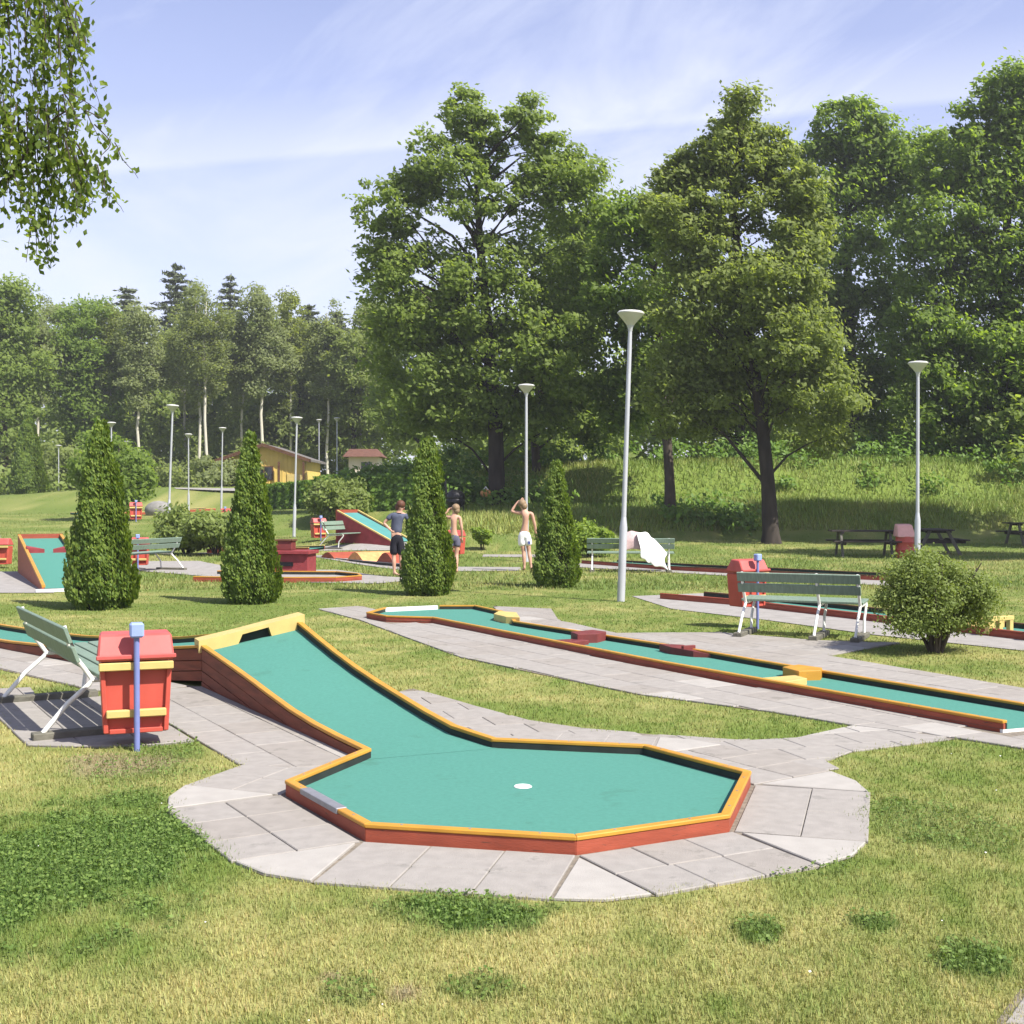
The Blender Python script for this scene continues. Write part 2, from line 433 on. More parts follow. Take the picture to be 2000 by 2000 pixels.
ring_in = OCT
def ring_out(d_=.63, bow=.05):
    out = []
    for k in range(8):
        p = Vector(OCT[k]); a = Vector(OCT[k - 1]); b = Vector(OCT[(k + 1) % 8])
        t0 = (p - a).normalized(); t1 = (b - p).normalized(); n0 = Vector((t0.y, -t0.x)); n1 = Vector((t1.y, -t1.x))
        q0, q1 = p + n0 * d_, p + n1 * d_
        out += [q0, (q0 + q1) / 2 + (n0 + n1).normalized() * bow, q1]
    return out
RING = ring_out()
LEFT_STRIP = [(-0.88, 7.43), (-2.66, 10.5), (-3.27, 10.15), (-1.66, 7.42), (-1.30, 7.30)]
TAIL_STRIP = [(-2.66, 10.5), (-3.07, 10.82), (-8.0, 15.7), (-8.5, 15.2), (-3.55, 10.33), (-3.27, 10.15)]
PATIO = [(-3.27, 10.15), (-2.10, 8.12), (-2.35, 7.98), (-2.75, 7.93), (-3.15, 7.97), (-3.95, 9.3), (-4.5, 10.3), (-4.1, 10.45), (-3.75, 9.75), (-3.45, 9.85)]
L2_STRIP = [(-2.85, 18.05), (-2.26, 18.6), (-1.75, 17.4), (-1.04, 15.95), (1.42, 11.53), (3.37, 8.42), (4.4, 8.9), (4.8, 8.2), (3.31, 7.85), (2.99, 8.22), (2.41, 8.69), (1.94, 9.27), (1.02, 10.11), (0.40, 11.07), (-0.52, 12.48), (-1.28, 14.42), (-2.01, 16.33)]
CONN = [(2.99, 8.22), (2.41, 8.69), (1.90, 8.24), (1.53, 8.15), (0.99, 8.37), (0.50, 8.59), (0.13, 8.90), (-0.27, 9.51), (-0.85, 10.45), (-1.2, 9.8), (-0.34, 8.12), (-0.10, 7.83), (0.84, 7.62), (1.34, 6.95), (1.95, 7.30), (1.92, 7.5), (2.17, 7.80)]
L2_BACK = [(-0.29, 18.5), (0.58, 18.08), (0.62, 16.4), (1.25, 14.75), (2.52, 14.83), (3.46, 13.99), (4.35, 13.75), (3.25, 12.6), (4.55, 10.0), (4.65, 9.0), (4.12, 8.72), (3.85, 9.17), (2.62, 11.23), (1.71, 12.85), (0.06, 15.45), (-0.12, 16.85)]
L3_PAVE = [(2.0, 20.5), (3.6, 21.3), (4.6, 19.2), (8.2, 13.2), (6.2, 12.0), (4.3, 14.6), (3.4, 16.4), (2.35, 18.1)]
RING_EDGE = [((p[0] - 0.05) * .993 + .05, (p[1] - 6.67) * .993 + 6.67) for p in RING]
paved = [RING_EDGE, LEFT_STRIP, TAIL_STRIP, PATIO, L2_STRIP, CONN, L2_BACK, L3_PAVE]
FAR_PATHS = [[(-12.6, 27.5), (-10.9, 27.6), (-7.9, 21.2), (-10.6, 21.2), (-11.8, 24.0)],
 [(-9.6, 32.2), (-8.2, 32.2), (-6.2, 28.4), (-5.8, 25.2), (-7.2, 26.6), (-9.4, 28.8)],
 [(-5.9, 24.4), (-2.6, 23.6), (-1.7, 25.0), (-2.7, 25.8), (-4.0, 28.2), (-6.3, 28.2)],
 [(-5.6, 33.6), (-4.2, 34.4), (-1.9, 29.6), (0.2, 29.4), (0.2, 27.9), (-2.2, 27.6)],
 [(1.4, 31.6), (3.6, 28.9), (5.0, 27.4), (7.6, 25.3), (7.4, 22.5), (6.9, 23.1), (4.6, 26.0), (1.4, 29.6)],
 [(-0.8, 34.2), (0.9, 34.2), (0.9, 33.2), (-0.8, 33.2)],
 [(-9.5, 37.4), (-3.2, 37.2), (-3.0, 35.9), (-9.3, 35.8)],
 [(-22.0, 80.0), (-14.6, 77.0), (-14.6, 76.0), (-21.6, 79.0)]]

CLOVER = [(-1.88, 5.57, 0.69, 1.12), (-1.97, 5.0, 0.3, 0.67), (-0.2, 4.79, 0.37, 0.26), (0.92, 4.54, 0.11, 0.13), (1.37, 4.64, 0.1, 0.10), (1.59, 4.25, 0.15, 0.19), (-0.52, 3.98, 0.13, 0.13), (-0.11, 4.03, 0.13, 0.10), (2.07, 6.1, 0.44, 0.6), (-1.99, 6.46, 0.31, 0.23)]
CW = [1, 1, 1, .9, .9, .9, .55, .6, .5, .8]
DIRT = [(-2.39, 7.45, 0.35, 0.40), (-0.35, 3.97, 0.07, 0.08), (-0.61, 4.11, 0.05, 0.05)]
def lawn_tone(x, y):
    """albedo of the turf and a clover weight"""
    ds = np.clip((y - 8) / 14, 0, 1)
    a = vnoise(x, y, 0.55, 1, 4); b = vnoise(x, y, 2.3, 5, 4); c = vnoise(x, y, 9.0, 9, 3)
    g = np.clip((a * .5 + b * .40 + c * .3 - .47) * 3.0 + .16 + ds * .34, 0, 1)
    straw = np.array([.335, .312, .118]); green = np.array([.142, .192, .042]); far = np.array([.132, .180, .042])
    gr = green * (1 - ds[..., None]) + far * ds[..., None]
    col = straw * (1 - g[..., None]) + gr * g[..., None]
    warp = (vnoise(x, y, 3.0, 21, 3) - .5) * 0.9 + (vnoise(x, y, 11.0, 22, 2) - .5) * .35
    w = np.zeros(x.shape)
    for (cx_, cy_, rx, ry), k in zip(CLOVER, CW):
        r = np.sqrt(((x - cx_) / rx) ** 2 + ((y - cy_) / ry) ** 2)
        w = np.maximum(w, k * np.clip((1.12 - r + warp * 1.3) * 2.2, 0, 1))
    w = np.maximum(w, .55 * np.clip((vnoise(x, y, .9, 31, 3) - .63) * 9, 0, 1) * (y < 14))
    cl = np.array([.092, .152, .033])
    col = col * (1 - w[..., None]) + cl * w[..., None]
    for (cx_, cy_, rx, ry) in DIRT:
        r = np.sqrt(((x - cx_) / rx) ** 2 + ((y - cy_) / ry) ** 2)
        k = (.85 * np.clip((1.05 - r + warp) * 1.8, 0, 1))[..., None]
        col = col * (1 - k) + np.array([.26, .215, .125]) * k
    return col, w

def axis(segs):
    out = [segs[0][0]]
    for a, b, st in segs:
        n = max(1, int(round((b - a) / st))); out += [a + (b - a) * (i + 1) / n for i in range(n)]
    return np.array(out)
gx = axis([(-240, -200, 20), (-200, -60, 10), (-60, -30, 2.5), (-30, -9, .8), (-9, -4, .2), (-4, 4, .05), (4, 9, .2), (9, 30, .8), (30, 60, 2.5), (60, 200, 10), (200, 240, 20)])
gy = axis([(-60, -20, 20), (-20, 0, 2.5), (0, 3, .5), (3, 8, .05), (8, 14, .1), (14, 24, .25), (24, 70, .8), (70, 140, 3), (140, 300, 20)])
GX, GY = np.meshgrid(gx, gy)
GZ = hgt_np(GX, np.minimum(GY, 170))
GC, _ = lawn_tone(GX, GY)
bank = np.clip((GZ - .5) / .8, 0, 1) * (GX > -3) * (GY > 40)
GC = GC * (1 - bank[..., None]) + np.array([.155, .21, .044]) * bank[..., None]
V = np.stack([GX, GY, GZ], -1).reshape(-1, 3)
nx, ny = len(gx), len(gy)
I = np.arange(nx * ny).reshape(ny, nx)
F = np.stack([I[:-1, :-1], I[:-1, 1:], I[1:, 1:], I[1:, :-1]], -1).reshape(-1, 4)
M['lawn'] = mat('lawn turf', (1.55, 1.55, 1.55), 0.95, 0.22, 55, 0.5, 120, spec=0.05, attr='tone', coords='Object')
ground = np_mesh('ground', V, F, M['lawn'], col=GC.reshape(-1, 3), smooth=True)
tag(ground, kind='structure')

# ------------------------------------------------------------------ paving: a joint sheet with slabs set on it
def sheet(name, poly, z, m):
    me = bpy.data.meshes.new(name)
    zs = [hgt(*p) + z for p in poly]
    me.from_pydata([(p[0], p[1], zz_) for p, zz_ in zip(poly, zs)], [], [tuple(range(len(poly)))])
    bm = bmesh.new(); bm.from_mesh(me); bmesh.ops.triangulate(bm, faces=bm.faces)
    if max(p[1] for p in poly) > 24:      # follow the rising lawn
        for _ in range(3): bmesh.ops.subdivide_edges(bm, edges=[e for e in bm.edges if e.calc_length() > .7], cuts=1, use_grid_fill=True)
        for v in bm.verts: v.co.z = hgt(v.co.x, v.co.y) + z
        bmesh.ops.triangulate(bm, faces=bm.faces)
    for f in bm.faces:
        if f.normal.z < 0: f.normal_flip()
    bm.to_mesh(me); bm.free()
    return tag(link_mesh(name, me, m), kind='structure')
slab_n = 0
def slab(poly, parent, m, top):
    """one paving slab: prism with slightly chamfered top"""
    global slab_n; slab_n += 1
    c = Vector((sum(p[0] for p in poly) / len(poly), sum(p[1] for p in poly) / len(poly)))
    tilt = (random.uniform(-.002, .002), random.uniform(-.002, .002)); dz = random.uniform(-.0012, .0012)
    n = len(poly); b = MB()
    lo = []; mi = []; hi_ = []
    for p in poly:
        v = Vector(p[:2]) - c; L = max(v.length, 1e-4)
        z = top + dz + tilt[0] * v.x + tilt[1] * v.y
        a = c + v * ((L - .004) / L); t = c + v * ((L - .010) / L)
        lo.append((a.x, a.y, -.03)); mi.append((a.x, a.y, z - .004)); hi_.append((t.x, t.y, z))
    b.add(lo + mi + hi_, [tuple(range(2 * n, 3 * n))] + [(k * n + i, k * n + (i + 1) % n, (k + 1) * n + (i + 1) % n, (k + 1) * n + i) for k in (0, 1) for i in range(n)])
    b.build('paving_slab', m, parent)
def clip_convex(poly, conv):
    """Sutherland-Hodgman, conv counter-clockwise"""
    out = [Vector(p) for p in poly]
    n = len(conv)
    for i in range(n):
        a = Vector(conv[i]); b = Vector(conv[(i + 1) % n]); e = b - a
        side = lambda p: e.x * (p.y - a.y) - e.y * (p.x - a.x)
        src = out; out = []
        for j in range(len(src)):
            p, q = src[j], src[(j + 1) % len(src)]; sp, sq = side(p), side(q)
            if sp >= 0: out.append(p)
            if (sp >= 0) != (sq >= 0): out.append(p + (q - p) * (sp / (sp - sq)))
        if len(out) < 3: return []
    res = []
    for p in out:
        if not res or (p - res[-1]).length > .012: res.append(p)
    if len(res) > 2 and (res[0] - res[-1]).length < .012: res.pop()
    return res
def area(p): return abs(sum(p[i][0] * p[(i + 1) % len(p)][1] - p[(i + 1) % len(p)][0] * p[i][1] for i in range(len(p)))) / 2
def lay(poly, parent, ang, size, top, skip=(), org=(0, 0), stagger=0.0, mats=None):
    """slabs on a turned grid; a slab is laid where its middle falls inside poly and outside the skip outlines"""
    ca, sa = math.cos(ang), math.sin(ang)
    loc = [((p[0] - org[0]) * ca + (p[1] - org[1]) * sa, -(p[0] - org[0]) * sa + (p[1] - org[1]) * ca) for p in poly]
    u0, u1 = min(p[0] for p in loc), max(p[0] for p in loc); v0, v1 = min(p[1] for p in loc), max(p[1] for p in loc)
    for j in range(int(math.floor(v0 / size[1])) - 1, int(v1 / size[1]) + 2):
        for i in range(int(math.floor(u0 / size[0])) - 1, int(u1 / size[0]) + 2):
            s0 = i * size[0] + (stagger * size[0] if j % 2 else 0)
            cell = [(s0, j * size[1]), (s0 + size[0], j * size[1]), (s0 + size[0], (j + 1) * size[1]), (s0, (j + 1) * size[1])]
            w = [(org[0] + a * ca - b_ * sa, org[1] + a * sa + b_ * ca) for a, b_ in cell]
            q = clip_convex(poly, w)
            if len(q) < 3 or area(q) < .12 * size[0] * size[1]: continue
            c = np.array([sum(p[0] for p in q) / len(q)]), np.array([sum(p[1] for p in q) / len(q)])
            if any(inpoly(*c, s_)[0] for s_ in skip): continue
            r = random.random()
            m = M['slab'] if r < .6 else (M['warm_slab'] if r < .95 else M['pale_slab'])
            slab([(p.x, p.y) for p in q], parent, m, top)
# ring round the octagon: two rows along every edge, pale wedge slabs at the corners
ring = sheet('paved_ring', RING, .004, M['joint'])
for k in range(8):
    if k == 6: continue      # the open side towards the ramp
    a, b = Vector(OCT[k]), Vector(OCT[(k + 1) % 8])
    t = (b - a).normalized(); n = Vector((t.y, -t.x)); L = (b - a).length
    ncol = 2 if k == 3 else 3
    for r_ in range(2):
        st = [0] + [L * (i + 1) / ncol + (random.uniform(-.015, .015) if i < ncol - 1 else 0) for i in range(ncol)]
        for c_ in range(ncol):
            o0, o1 = .02 + r_ * .31, .02 + (r_ + 1) * .31
            p = [a + t * st[c_] + n * o0, a + t * st[c_] + n * o1, a + t * st[c_ + 1] + n * o1, a + t * st[c_ + 1] + n * o0]
            slab([(q.x, q.y) for q in p], ring, random.choice([M['slab'], M['slab'], M['warm_slab']]), .0115 if k == 7 else .014)
for k in range(0, 6):
    p = Vector(OCT[k]); a = Vector(OCT[k - 1]); b = Vector(OCT[(k + 1) % 8])
    t0 = (p - a).normalized(); t1 = (b - p).normalized(); n0 = Vector((t0.y, -t0.x)); n1 = Vector((t1.y, -t1.x))
    q0 = p + n0 * .63 + t0 * .012; q1 = p + n1 * .63 - t1 * .012; s = p + (n0 + n1).normalized() * .06
    qm = (q0 + q1) / 2 + (n0 + n1).normalized() * .045
    slab([(s.x, s.y), (q0.x, q0.y), (qm.x, qm.y), (q1.x, q1.y)], ring, M['pale_slab'], .016)
ramp_ang = math.atan2(10.5 - 7.48, -2.66 + .91)
ls = sheet('paved_path', LEFT_STRIP, .006, M['joint'])
lay(LEFT_STRIP, ls, ramp_ang, (.42, .34), .014, [OCT, ramp_poly], (-0.95, 7.40), .5)
ts = sheet('paved_path', TAIL_STRIP, .006, M['joint'])
lay(TAIL_STRIP, ts, R(135), (.42, .34), .014, [tail_poly], (-3.07, 10.82), .5)
pt = sheet('paved_path', PATIO, .007, M['joint'])
lay(PATIO, pt, ramp_ang, (.40, .36), .0155, [LEFT_STRIP], (-3.4, 8.3), .5)
l2s = sheet('paved_path', L2_STRIP, .006, M['joint'])
lay(L2_STRIP, l2s, math.atan2(-7.5, 4.44), (.42, .36), .014, [l2_poly], (1.42, 11.5), .5)
cs = sheet('paved_path', CONN, .0035, M['joint'])
lay(CONN, cs, R(18), (.42, .34), .0105, [OCT, ramp_poly], (1.5, 7.8), .5)
l2b = sheet('paved_path', L2_BACK, .006, M['joint'])
lay(L2_BACK, l2b, math.atan2(-6.2, 3.79), (.44, .40), .014, [l2_poly], (1.75, 12.87), .5)
sheet('paved_path', L3_PAVE, .009, M['path'])
for p in FAR_PATHS: sheet('paved_path', p, .012, M['path'])
cn = sheet('paved_path', [(1.45, 3.7), (1.66, 4.0), (2.3, 3.9), (2.2, 3.5)], .005, M['joint'])
slab([(1.50, 3.73), (1.66, 3.96), (2.0, 3.92), (1.95, 3.6)], cn, M['slab'], .012)

# ------------------------------------------------------------------ minigolf lanes
def wall_seg(root, a, b, side, oa, ob, w=.048, cap=.021, m=('yellow', 'brown', 'dark'), inner=True, ba=0, bb=0, planks=False):
    """one straight piece of lane edging. a,b: (x,y,ztop); oa/ob: unit mitre vectors pointing INTO the lane; ba, bb ground heights"""
    def P(p, o, d): return (p[0] + o.x * d, p[1] + o.y * d)
    def hx(d0, d1, za0, za1, zb0, zb1, name, mm, bev=0):
        q = [P(a, oa, d0), P(b, ob, d0), P(b, ob, d1), P(a, oa, d1)]
        zl = [za0, zb0, zb0, za0]; zh = [za1, zb1, zb1, za1]
        return MB().hexa([(x, y, z) for (x, y), z in zip(q, zl)] + [(x, y, z) for (x, y), z in zip(q, zh)]).build(name, M[mm], root, bev)
    hx(0, w, a[2] - cap, a[2], b[2] - cap, b[2], 'rail', m[0], .004)
    L_ = math.hypot(b[0] - a[0], b[1] - a[1])
    if L_ > .7 and cap == .021 and max(a[1], b[1]) < 16:
        sc_ = MB()
        for q in range(int(L_ / .45) + 1):
            f = (q + .5) / (int(L_ / .45) + 1); cx_ = a[0] + (b[0] - a[0]) * f + (oa.x + (ob.x - oa.x) * f) * w * .5; cy_ = a[1] + (b[1] - a[1]) * f + (oa.y + (ob.y - oa.y) * f) * w * .5
            z_ = a[2] + (b[2] - a[2]) * f; sc_.lathe([(.007, -.002), (.007, .0012), (.004, .002)], 8, (cx_, cy_, z_))
        tag(sc_.build('screws', M['white_metal'], root), kind='stuff')
    if not planks:
        hx(.005, .027, ba - .02, a[2] - cap - .001, bb - .02, b[2] - cap - .001, 'side_board', m[1], .002)
    if inner: hx(w - .018, w - .003, ba, a[2] - cap - .001, bb, b[2] - cap - .001, 'inner_board', m[2])
def edging(root, pts, side, closed=False, skip=(), **kw):
    """pts (x,y,ztop); side +1 when the lane lies left of travel"""
    n = len(pts); off = offset_path(pts, side * 1.0, closed)
    mit = [off[i] - Vector(pts[i][:2]) for i in range(n)]
    for i in range(n if closed else n - 1):
        if i in skip: continue
        j = (i + 1) % n
        wall_seg(root, pts[i], pts[j], side, mit[i], mit[j], ba=hgt(*pts[i][:2]), bb=hgt(*pts[j][:2]), **kw)
def lane_root(pos, label, group='minigolf lanes on the lawn'):
    o = empty('minigolf_lane', (pos[0], pos[1], hgt(pos[0], pos[1])))
    return tag(o, label, 'minigolf lane', group)
def strip_mesh(left, right, zl, zr, seg=1):
    """surface between two polylines with equal counts; z given per vertex"""
    b = MB(); n = len(left)
    vs = [(p[0], p[1], z) for p, z in zip(left, zl)] + [(p[0], p[1], z) for p, z in zip(right, zr)]
    return b.add(vs, [(i, n + i, n + i + 1, i + 1) for i in range(n - 1)])

# --- foreground lane: ramp running down into an octagonal end
g1 = lane_root((0.0, 6.7), 'teal minigolf lane with a ramp running down into an octagon in the foreground')
octz = [(x, y, .09) for x, y in OCT]
ins = [p for p in offset_path(octz, .012, True)]
fe = MB().add([(p.x, p.y, .030) for p in ins] + [(p.x, p.y, .0) for p in ins], [tuple(range(8))] + [(i, (i + 1) % 8, 8 + (i + 1) % 8, 8 + i) for i in range(8)]).build('felt', M['felt'], g1)
# hole with a white cup ring
cup = MB(); hc = (0.06, 6.73)
n = 24
vs = [(hc[0] + r_ * math.cos(2 * math.pi * k / n), hc[1] + r_ * math.sin(2 * math.pi * k / n), z) for r_, z in ((.050, .0315), (.046, .036), (.040, .033)) for k in range(n)]
cup.add(vs, [(i * n + k, i * n + (k + 1) % n, (i + 1) * n + (k + 1) % n, (i + 1) * n + k) for i in range(2) for k in range(n)] + [tuple(2 * n + k for k in range(n))])
cup.build('hole_cup', M['white'], g1)
# bare metal cover on the left rail
a, b = Vector((-1.105, 6.425)), Vector((-0.855, 6.005))
t = (b - a).normalized(); nn = Vector((-t.y, t.x))
MB().box(((a.x + b.x) / 2 + nn.x * .022, (a.y + b.y) / 2 + nn.y * .022, .079), ((b - a).length, .058, .030), math.atan2(t.y, t.x)).build('metal_cover', M['white_metal'], g1, .003)
# ramp sides
def res(poly, us):
    """resample polyline (x,y,z) at fractions"""
    P = [Vector(p) for p in poly]; L = [0]
    for i in range(len(P) - 1): L.append(L[-1] + (P[i + 1].xy - P[i].xy).length)
    out = []
    for u in us:
        s = u * L[-1]; i = 0
        while i < len(P) - 2 and s > L[i + 1]: i += 1
        f = (s - L[i]) / (L[i + 1] - L[i]); out.append(P[i].lerp(P[i + 1], min(1, max(0, f))))
    return out
def smooth_profile(pts, k):
    us = [i / k for i in range(k + 1)]; q = res(pts, us); z = [p.z for p in q]
    for _ in range(2): z = [z[0]] + [(z[i - 1] + 2 * z[i] + z[i + 1]) / 4 for i in range(1, k)] + [z[-1]]
    return [Vector((p.x, p.y, zz_)) for p, zz_ in zip(q, z)]
RL = smooth_profile(RAMP_L, 8); RR = smooth_profile(RAMP_R, 8)
TL = smooth_profile(TAIL_L, 8); TR = smooth_profile(TAIL_R, 8)
chain = [Vector(p[:2]) for p in RL[::-1]] + [Vector(p) for p in OCT[:7]] + [Vector(p[:2]) for p in RR[1:]]   # once round the lane, lane on the left
chain_off = [o - p for o, p in zip(offset_path(chain, 1.0), chain)]
for k in range(7):      # J-A, A-B ... F-H
    i = len(RL) - 1 + k
    wall_seg(g1, (*chain[i], .09), (*chain[i + 1], .09), 1, chain_off[i], chain_off[i + 1])
def ramp_edge(pts, side, off=None):
    """continuous curved rail as one piece plus the boards below it"""
    if off is None: off = [o - Vector(p[:2]) for o, p in zip(offset_path(pts, side), pts)]
    def sweep(d0, d1, zlo, zhi, name, m, bev=0):
        b = MB(); vs = []
        for p, o in zip(pts, off):
            x0, y0, x1, y1 = p.x + o.x * d0, p.y + o.y * d0, p.x + o.x * d1, p.y + o.y * d1
            vs += [(x0, y0, zlo(p)), (x1, y1, zlo(p)), (x1, y1, zhi(p)), (x0, y0, zhi(p))]
        k = len(pts); fs = [(0, 1, 2, 3), tuple(4 * (k - 1) + i for i in (3, 2, 1, 0))]
        for i in range(k - 1):
            for e in range(4):
                fs.append((4 * i + e, 4 * i + (e + 1) % 4, 4 * i + 4 + (e + 1) % 4, 4 * i + 4 + e))
        return b.add(vs, fs).build(name, m, g1, bev)
    sweep(0, .048, lambda p: p.z - .023, lambda p: p.z, 'rail', M['yellow'], .003)
    sweep(.030, .045, lambda p: max(.0, p.z - .12), lambda p: p.z - .024, 'inner_board', M['dark'])
    d = .034; rows = [.024, .125, .215, .305, .40, .50]
    for r0, r1 in zip(rows[:-1], rows[1:]):
        sel = [p for p in pts if p.z - r0 > .012]
        if len(sel) < 2: continue
        i0, i1 = pts.index(sel[0]), pts.index(sel[-1])
        b = MB(); vs = []
        jut = random.uniform(.001, .009)
        for i in range(max(0, i0 - 1), min(len(pts), i1 + 2)):
            p, o = pts[i], off[i]
            zh = max(-.005, p.z - r0 - .007); zl = max(-.02, min(p.z - r1, zh - .001))
            x0, y0, x1, y1 = p.x + o.x * jut, p.y + o.y * jut, p.x + o.x * .027, p.y + o.y * .027
            vs += [(x0, y0, zl), (x1, y1, zl), (x1, y1, zh), (x0, y0, zh)]
        k = len(vs) // 4
        fs = [(0, 1, 2, 3), tuple(4 * (k - 1) + i for i in (3, 2, 1, 0))]
        for i in range(k - 1):
            for e in range(4): fs.append((4 * i + e, 4 * i + (e + 1) % 4, 4 * i + 4 + (e + 1) % 4, 4 * i + 4 + e))
        b.add(vs, fs).build('plank', M['plank'], g1)
RL[0].z = RR[0].z = .09
ramp_edge(RL, -1, chain_off[:len(RL)][::-1]); ramp_edge(RR, +1, chain_off[-len(RR):])
ramp_edge(TL, -1); ramp_edge(TR, +1)
def felt_between(A, B, name):
    k = len(A); vs = []; cols = 6
    for i in range(k):
        a, b = A[i], B[i]; v = (b - a); v.z = 0; u = v.normalized()
        p = a + u * .012; q = b - u * .012
        z0, z1 = max(.030, a.z - .062), max(.030, b.z - .062)
        if i == 0 and name == 'felt': z0 = z1 = .030
        for c in range(cols + 1):
            f = c / cols; x = p.lerp(q, f)
            if i == 0 and name == 'felt': x = x + (A[0] - A[1]).normalized() * .05; z0 = z1 = .0312
            vs.append((x.x, x.y, z0 + (z1 - z0) * f))
    w = cols + 1
    MB().add(vs, [(i * w + c, i * w + c + 1, (i + 1) * w + c + 1, (i + 1) * w + c) for i in range(k - 1) for c in range(cols)]).build('felt', M['felt'], g1, smooth=True)
felt_between(RL, RR, 'felt'); felt_between(TL, TR, 'felt2')
# yellow gate board over the crest with a low slot
A, B = RL[-1].copy(), RR[-1].copy()
ax = (B - A); u = Vector((ax.x, ax.y, 0)).normalized(); back = Vector((-u.y, u.x, 0)) * .24
def gp(f, dz):
    p = A.lerp(B, f); return Vector((p.x, p.y, p.z + dz))
gate = [gp(-.02, -.065), gp(.36, -.065), gp(.40, .012), gp(.66, .022), gp(.69, -.065), gp(1.02, -.065), gp(1.02, .062), gp(.69, .055), gp(.36, .045), gp(-.02, .042)]
def tri_prism(name, poly, off, m, root):
    b = MB(); b.vprism(poly, off)
    o = b.build(name, m, root)
    return o
gq = [(0, 1, 8, 9), (1, 2, 8), (2, 3, 7, 8), (3, 4, 7), (4, 5, 6, 7)]
gb = MB(); m_ = len(gate)
gv = gate + [p + back for p in gate]
gf = [tuple(q) for q in gq] + [tuple(m_ + i for i in q[::-1]) for q in gq] + [(i, (i + 1) % m_, m_ + (i + 1) % m_, m_ + i) for i in range(m_)]
gb.add(gv, gf).build('gate_board', M['pale_yellow'], g1)
MB().vprism([gp(.37, -.064) + back * .3, gp(.685, -.064) + back * .3, gp(.66, .018) + back * .3, gp(.40, .008) + back * .3], back * .3).build('slot_shade', M['dark'], g1)  # dark board added behind the slot, standing in for its shade

# --- long lane
g2 = lane_root((1.0, 12.4), 'long straight teal minigolf lane with yellow and red deflectors crossing the middle lawn')
n2 = [(x, y, .09) for x, y in L2N]; f2 = [(x, y, .09) for x, y in L2F]
edging(g2, n2, +1)
edging(g2, f2, -1)   # wall on the lane's right side seen from the start
MB().vprism([(-1.79, 17.35, .0), (-1.07, 17.74, .0), (-1.07, 17.74, .085), (-1.79, 17.35, .085)], (-.03, .05, 0)).build('end_board', M['white'], g2)
MB().vprism([(3.37, 8.42, -.01), (4.12, 8.72, -.01), (4.12, 8.72, .029), (3.37, 8.42, .029)], (-.02, .05, 0)).build('end_board', M['white'], g2)
pl = [Vector(p) for p in L2N]; pf = [Vector(p) for p in L2F]
fpoly = [(p.x, p.y, .030) for p in pl] + [(p.x, p.y, .030) for p in pf[::-1]]
fb = MB(); fb.add(fpoly, [tuple(range(len(fpoly)))])
fo = fb.build('felt', M['felt'], g2)
bm = bmesh.new(); bm.from_mesh(fo.data); bmesh.ops.triangulate(bm, faces=bm.faces)
for f in bm.faces:
    if f.normal.z < 0: f.normal_flip()
bm.to_mesh(fo.data); bm.free()
def deflector(root, poly, z0, z1, m, name='deflector', tops=None):
    n_ = len(poly)
    tz = tops or [z1] * n_
    vs = [(p[0], p[1], z0) for p in poly] + [(p[0], p[1], z) for p, z in zip(poly, tz)]
    return MB().add(vs, [tuple(range(n_ - 1, -1, -1)), tuple(range(n_, 2 * n_))] + [(i, (i + 1) % n_, n_ + (i + 1) % n_, n_ + i) for i in range(n_)]).build(name, M[m], root, .004)
# pale yellow block where the head narrows
deflector(g2, [(-0.18, 16.5), (-0.24, 16.1), (-0.08, 15.7), (0.10, 15.6), (0.06, 16.3)], .0, .12, 'pale_yellow')
# red deflector: wedge from the near rail with a raised block at the far rail
deflector(g2, [(0.28, 13.66), (0.55, 13.16), (0.84, 13.40), (0.72, 13.62)], .0, .07, 'obst_brown', tops=[.045, .075, .08, .07])
deflector(g2, [(0.66, 13.78), (0.72, 13.52), (0.94, 13.56), (1.06, 13.80), (0.92, 14.0)], .0, .13, 'obst_brown', 'deflector_block')
# dark red deflector on the far rail
deflector(g2, [(1.54, 12.84), (1.62, 12.56), (1.82, 12.32), (2.08, 12.24), (1.78, 12.76)], .0, .11, 'obst_brown', tops=[.105, .105, .095, .05, .105])
MB().box((1.80, 12.52, .105), (.04, .16, .04), R(-58)).build('deflector_block', M['obst_brown'], g2, .004)
# yellow deflector: a flat wedge from the near rail and a block at the far rail
deflector(g2, [(2.02, 10.66), (2.24, 10.28), (2.52, 10.48), (2.48, 10.74)], .0, .07, 'pale_yellow', tops=[.05, .075, .085, .075])
deflector(g2, [(2.42, 10.98), (2.50, 10.70), (2.70, 10.74), (2.76, 10.92), (2.60, 11.14)], .0, .115, 'yellow', 'deflector_block')

# --- third lane, behind the right-hand bench
g3 = lane_root((4.8, 16.6), 'low brown edged minigolf lane running behind the right bench and round shrub')
edging(g3, [(x, y, .10) for x, y in L3N], +1, m=('brown', 'brown', 'dark'))
edging(g3, [(x, y, .10) for x, y in L3F], -1, m=('wood_brown', 'wood_brown', 'dark'))
b = strip_mesh(L3N[1:], L3F[1:], [.032] * 4, [.032] * 4); b.build('felt', M['felt'], g3)
deflector(g3, [(5.22, 15.3), (5.45, 14.85), (6.1, 15.2), (5.9, 15.6)], .03, .14, 'pale_yellow', tops=[.10, .14, .17, .12])
for k in range(2):
    s = k * .62
    b = MB(); x0, y0 = 5.62 + s * .46, 14.48 - s * .88
    for j in range(3):
        b.box((x0 + .16 * j, y0 + .085 * j, .12), (.06, .06, .18), R(28))
    b.box((x0 + .16, y0 + .085, .205), (.44, .07, .05), R(28))
    b.build('arch_gate', M['pale_yellow'], g3, .004)

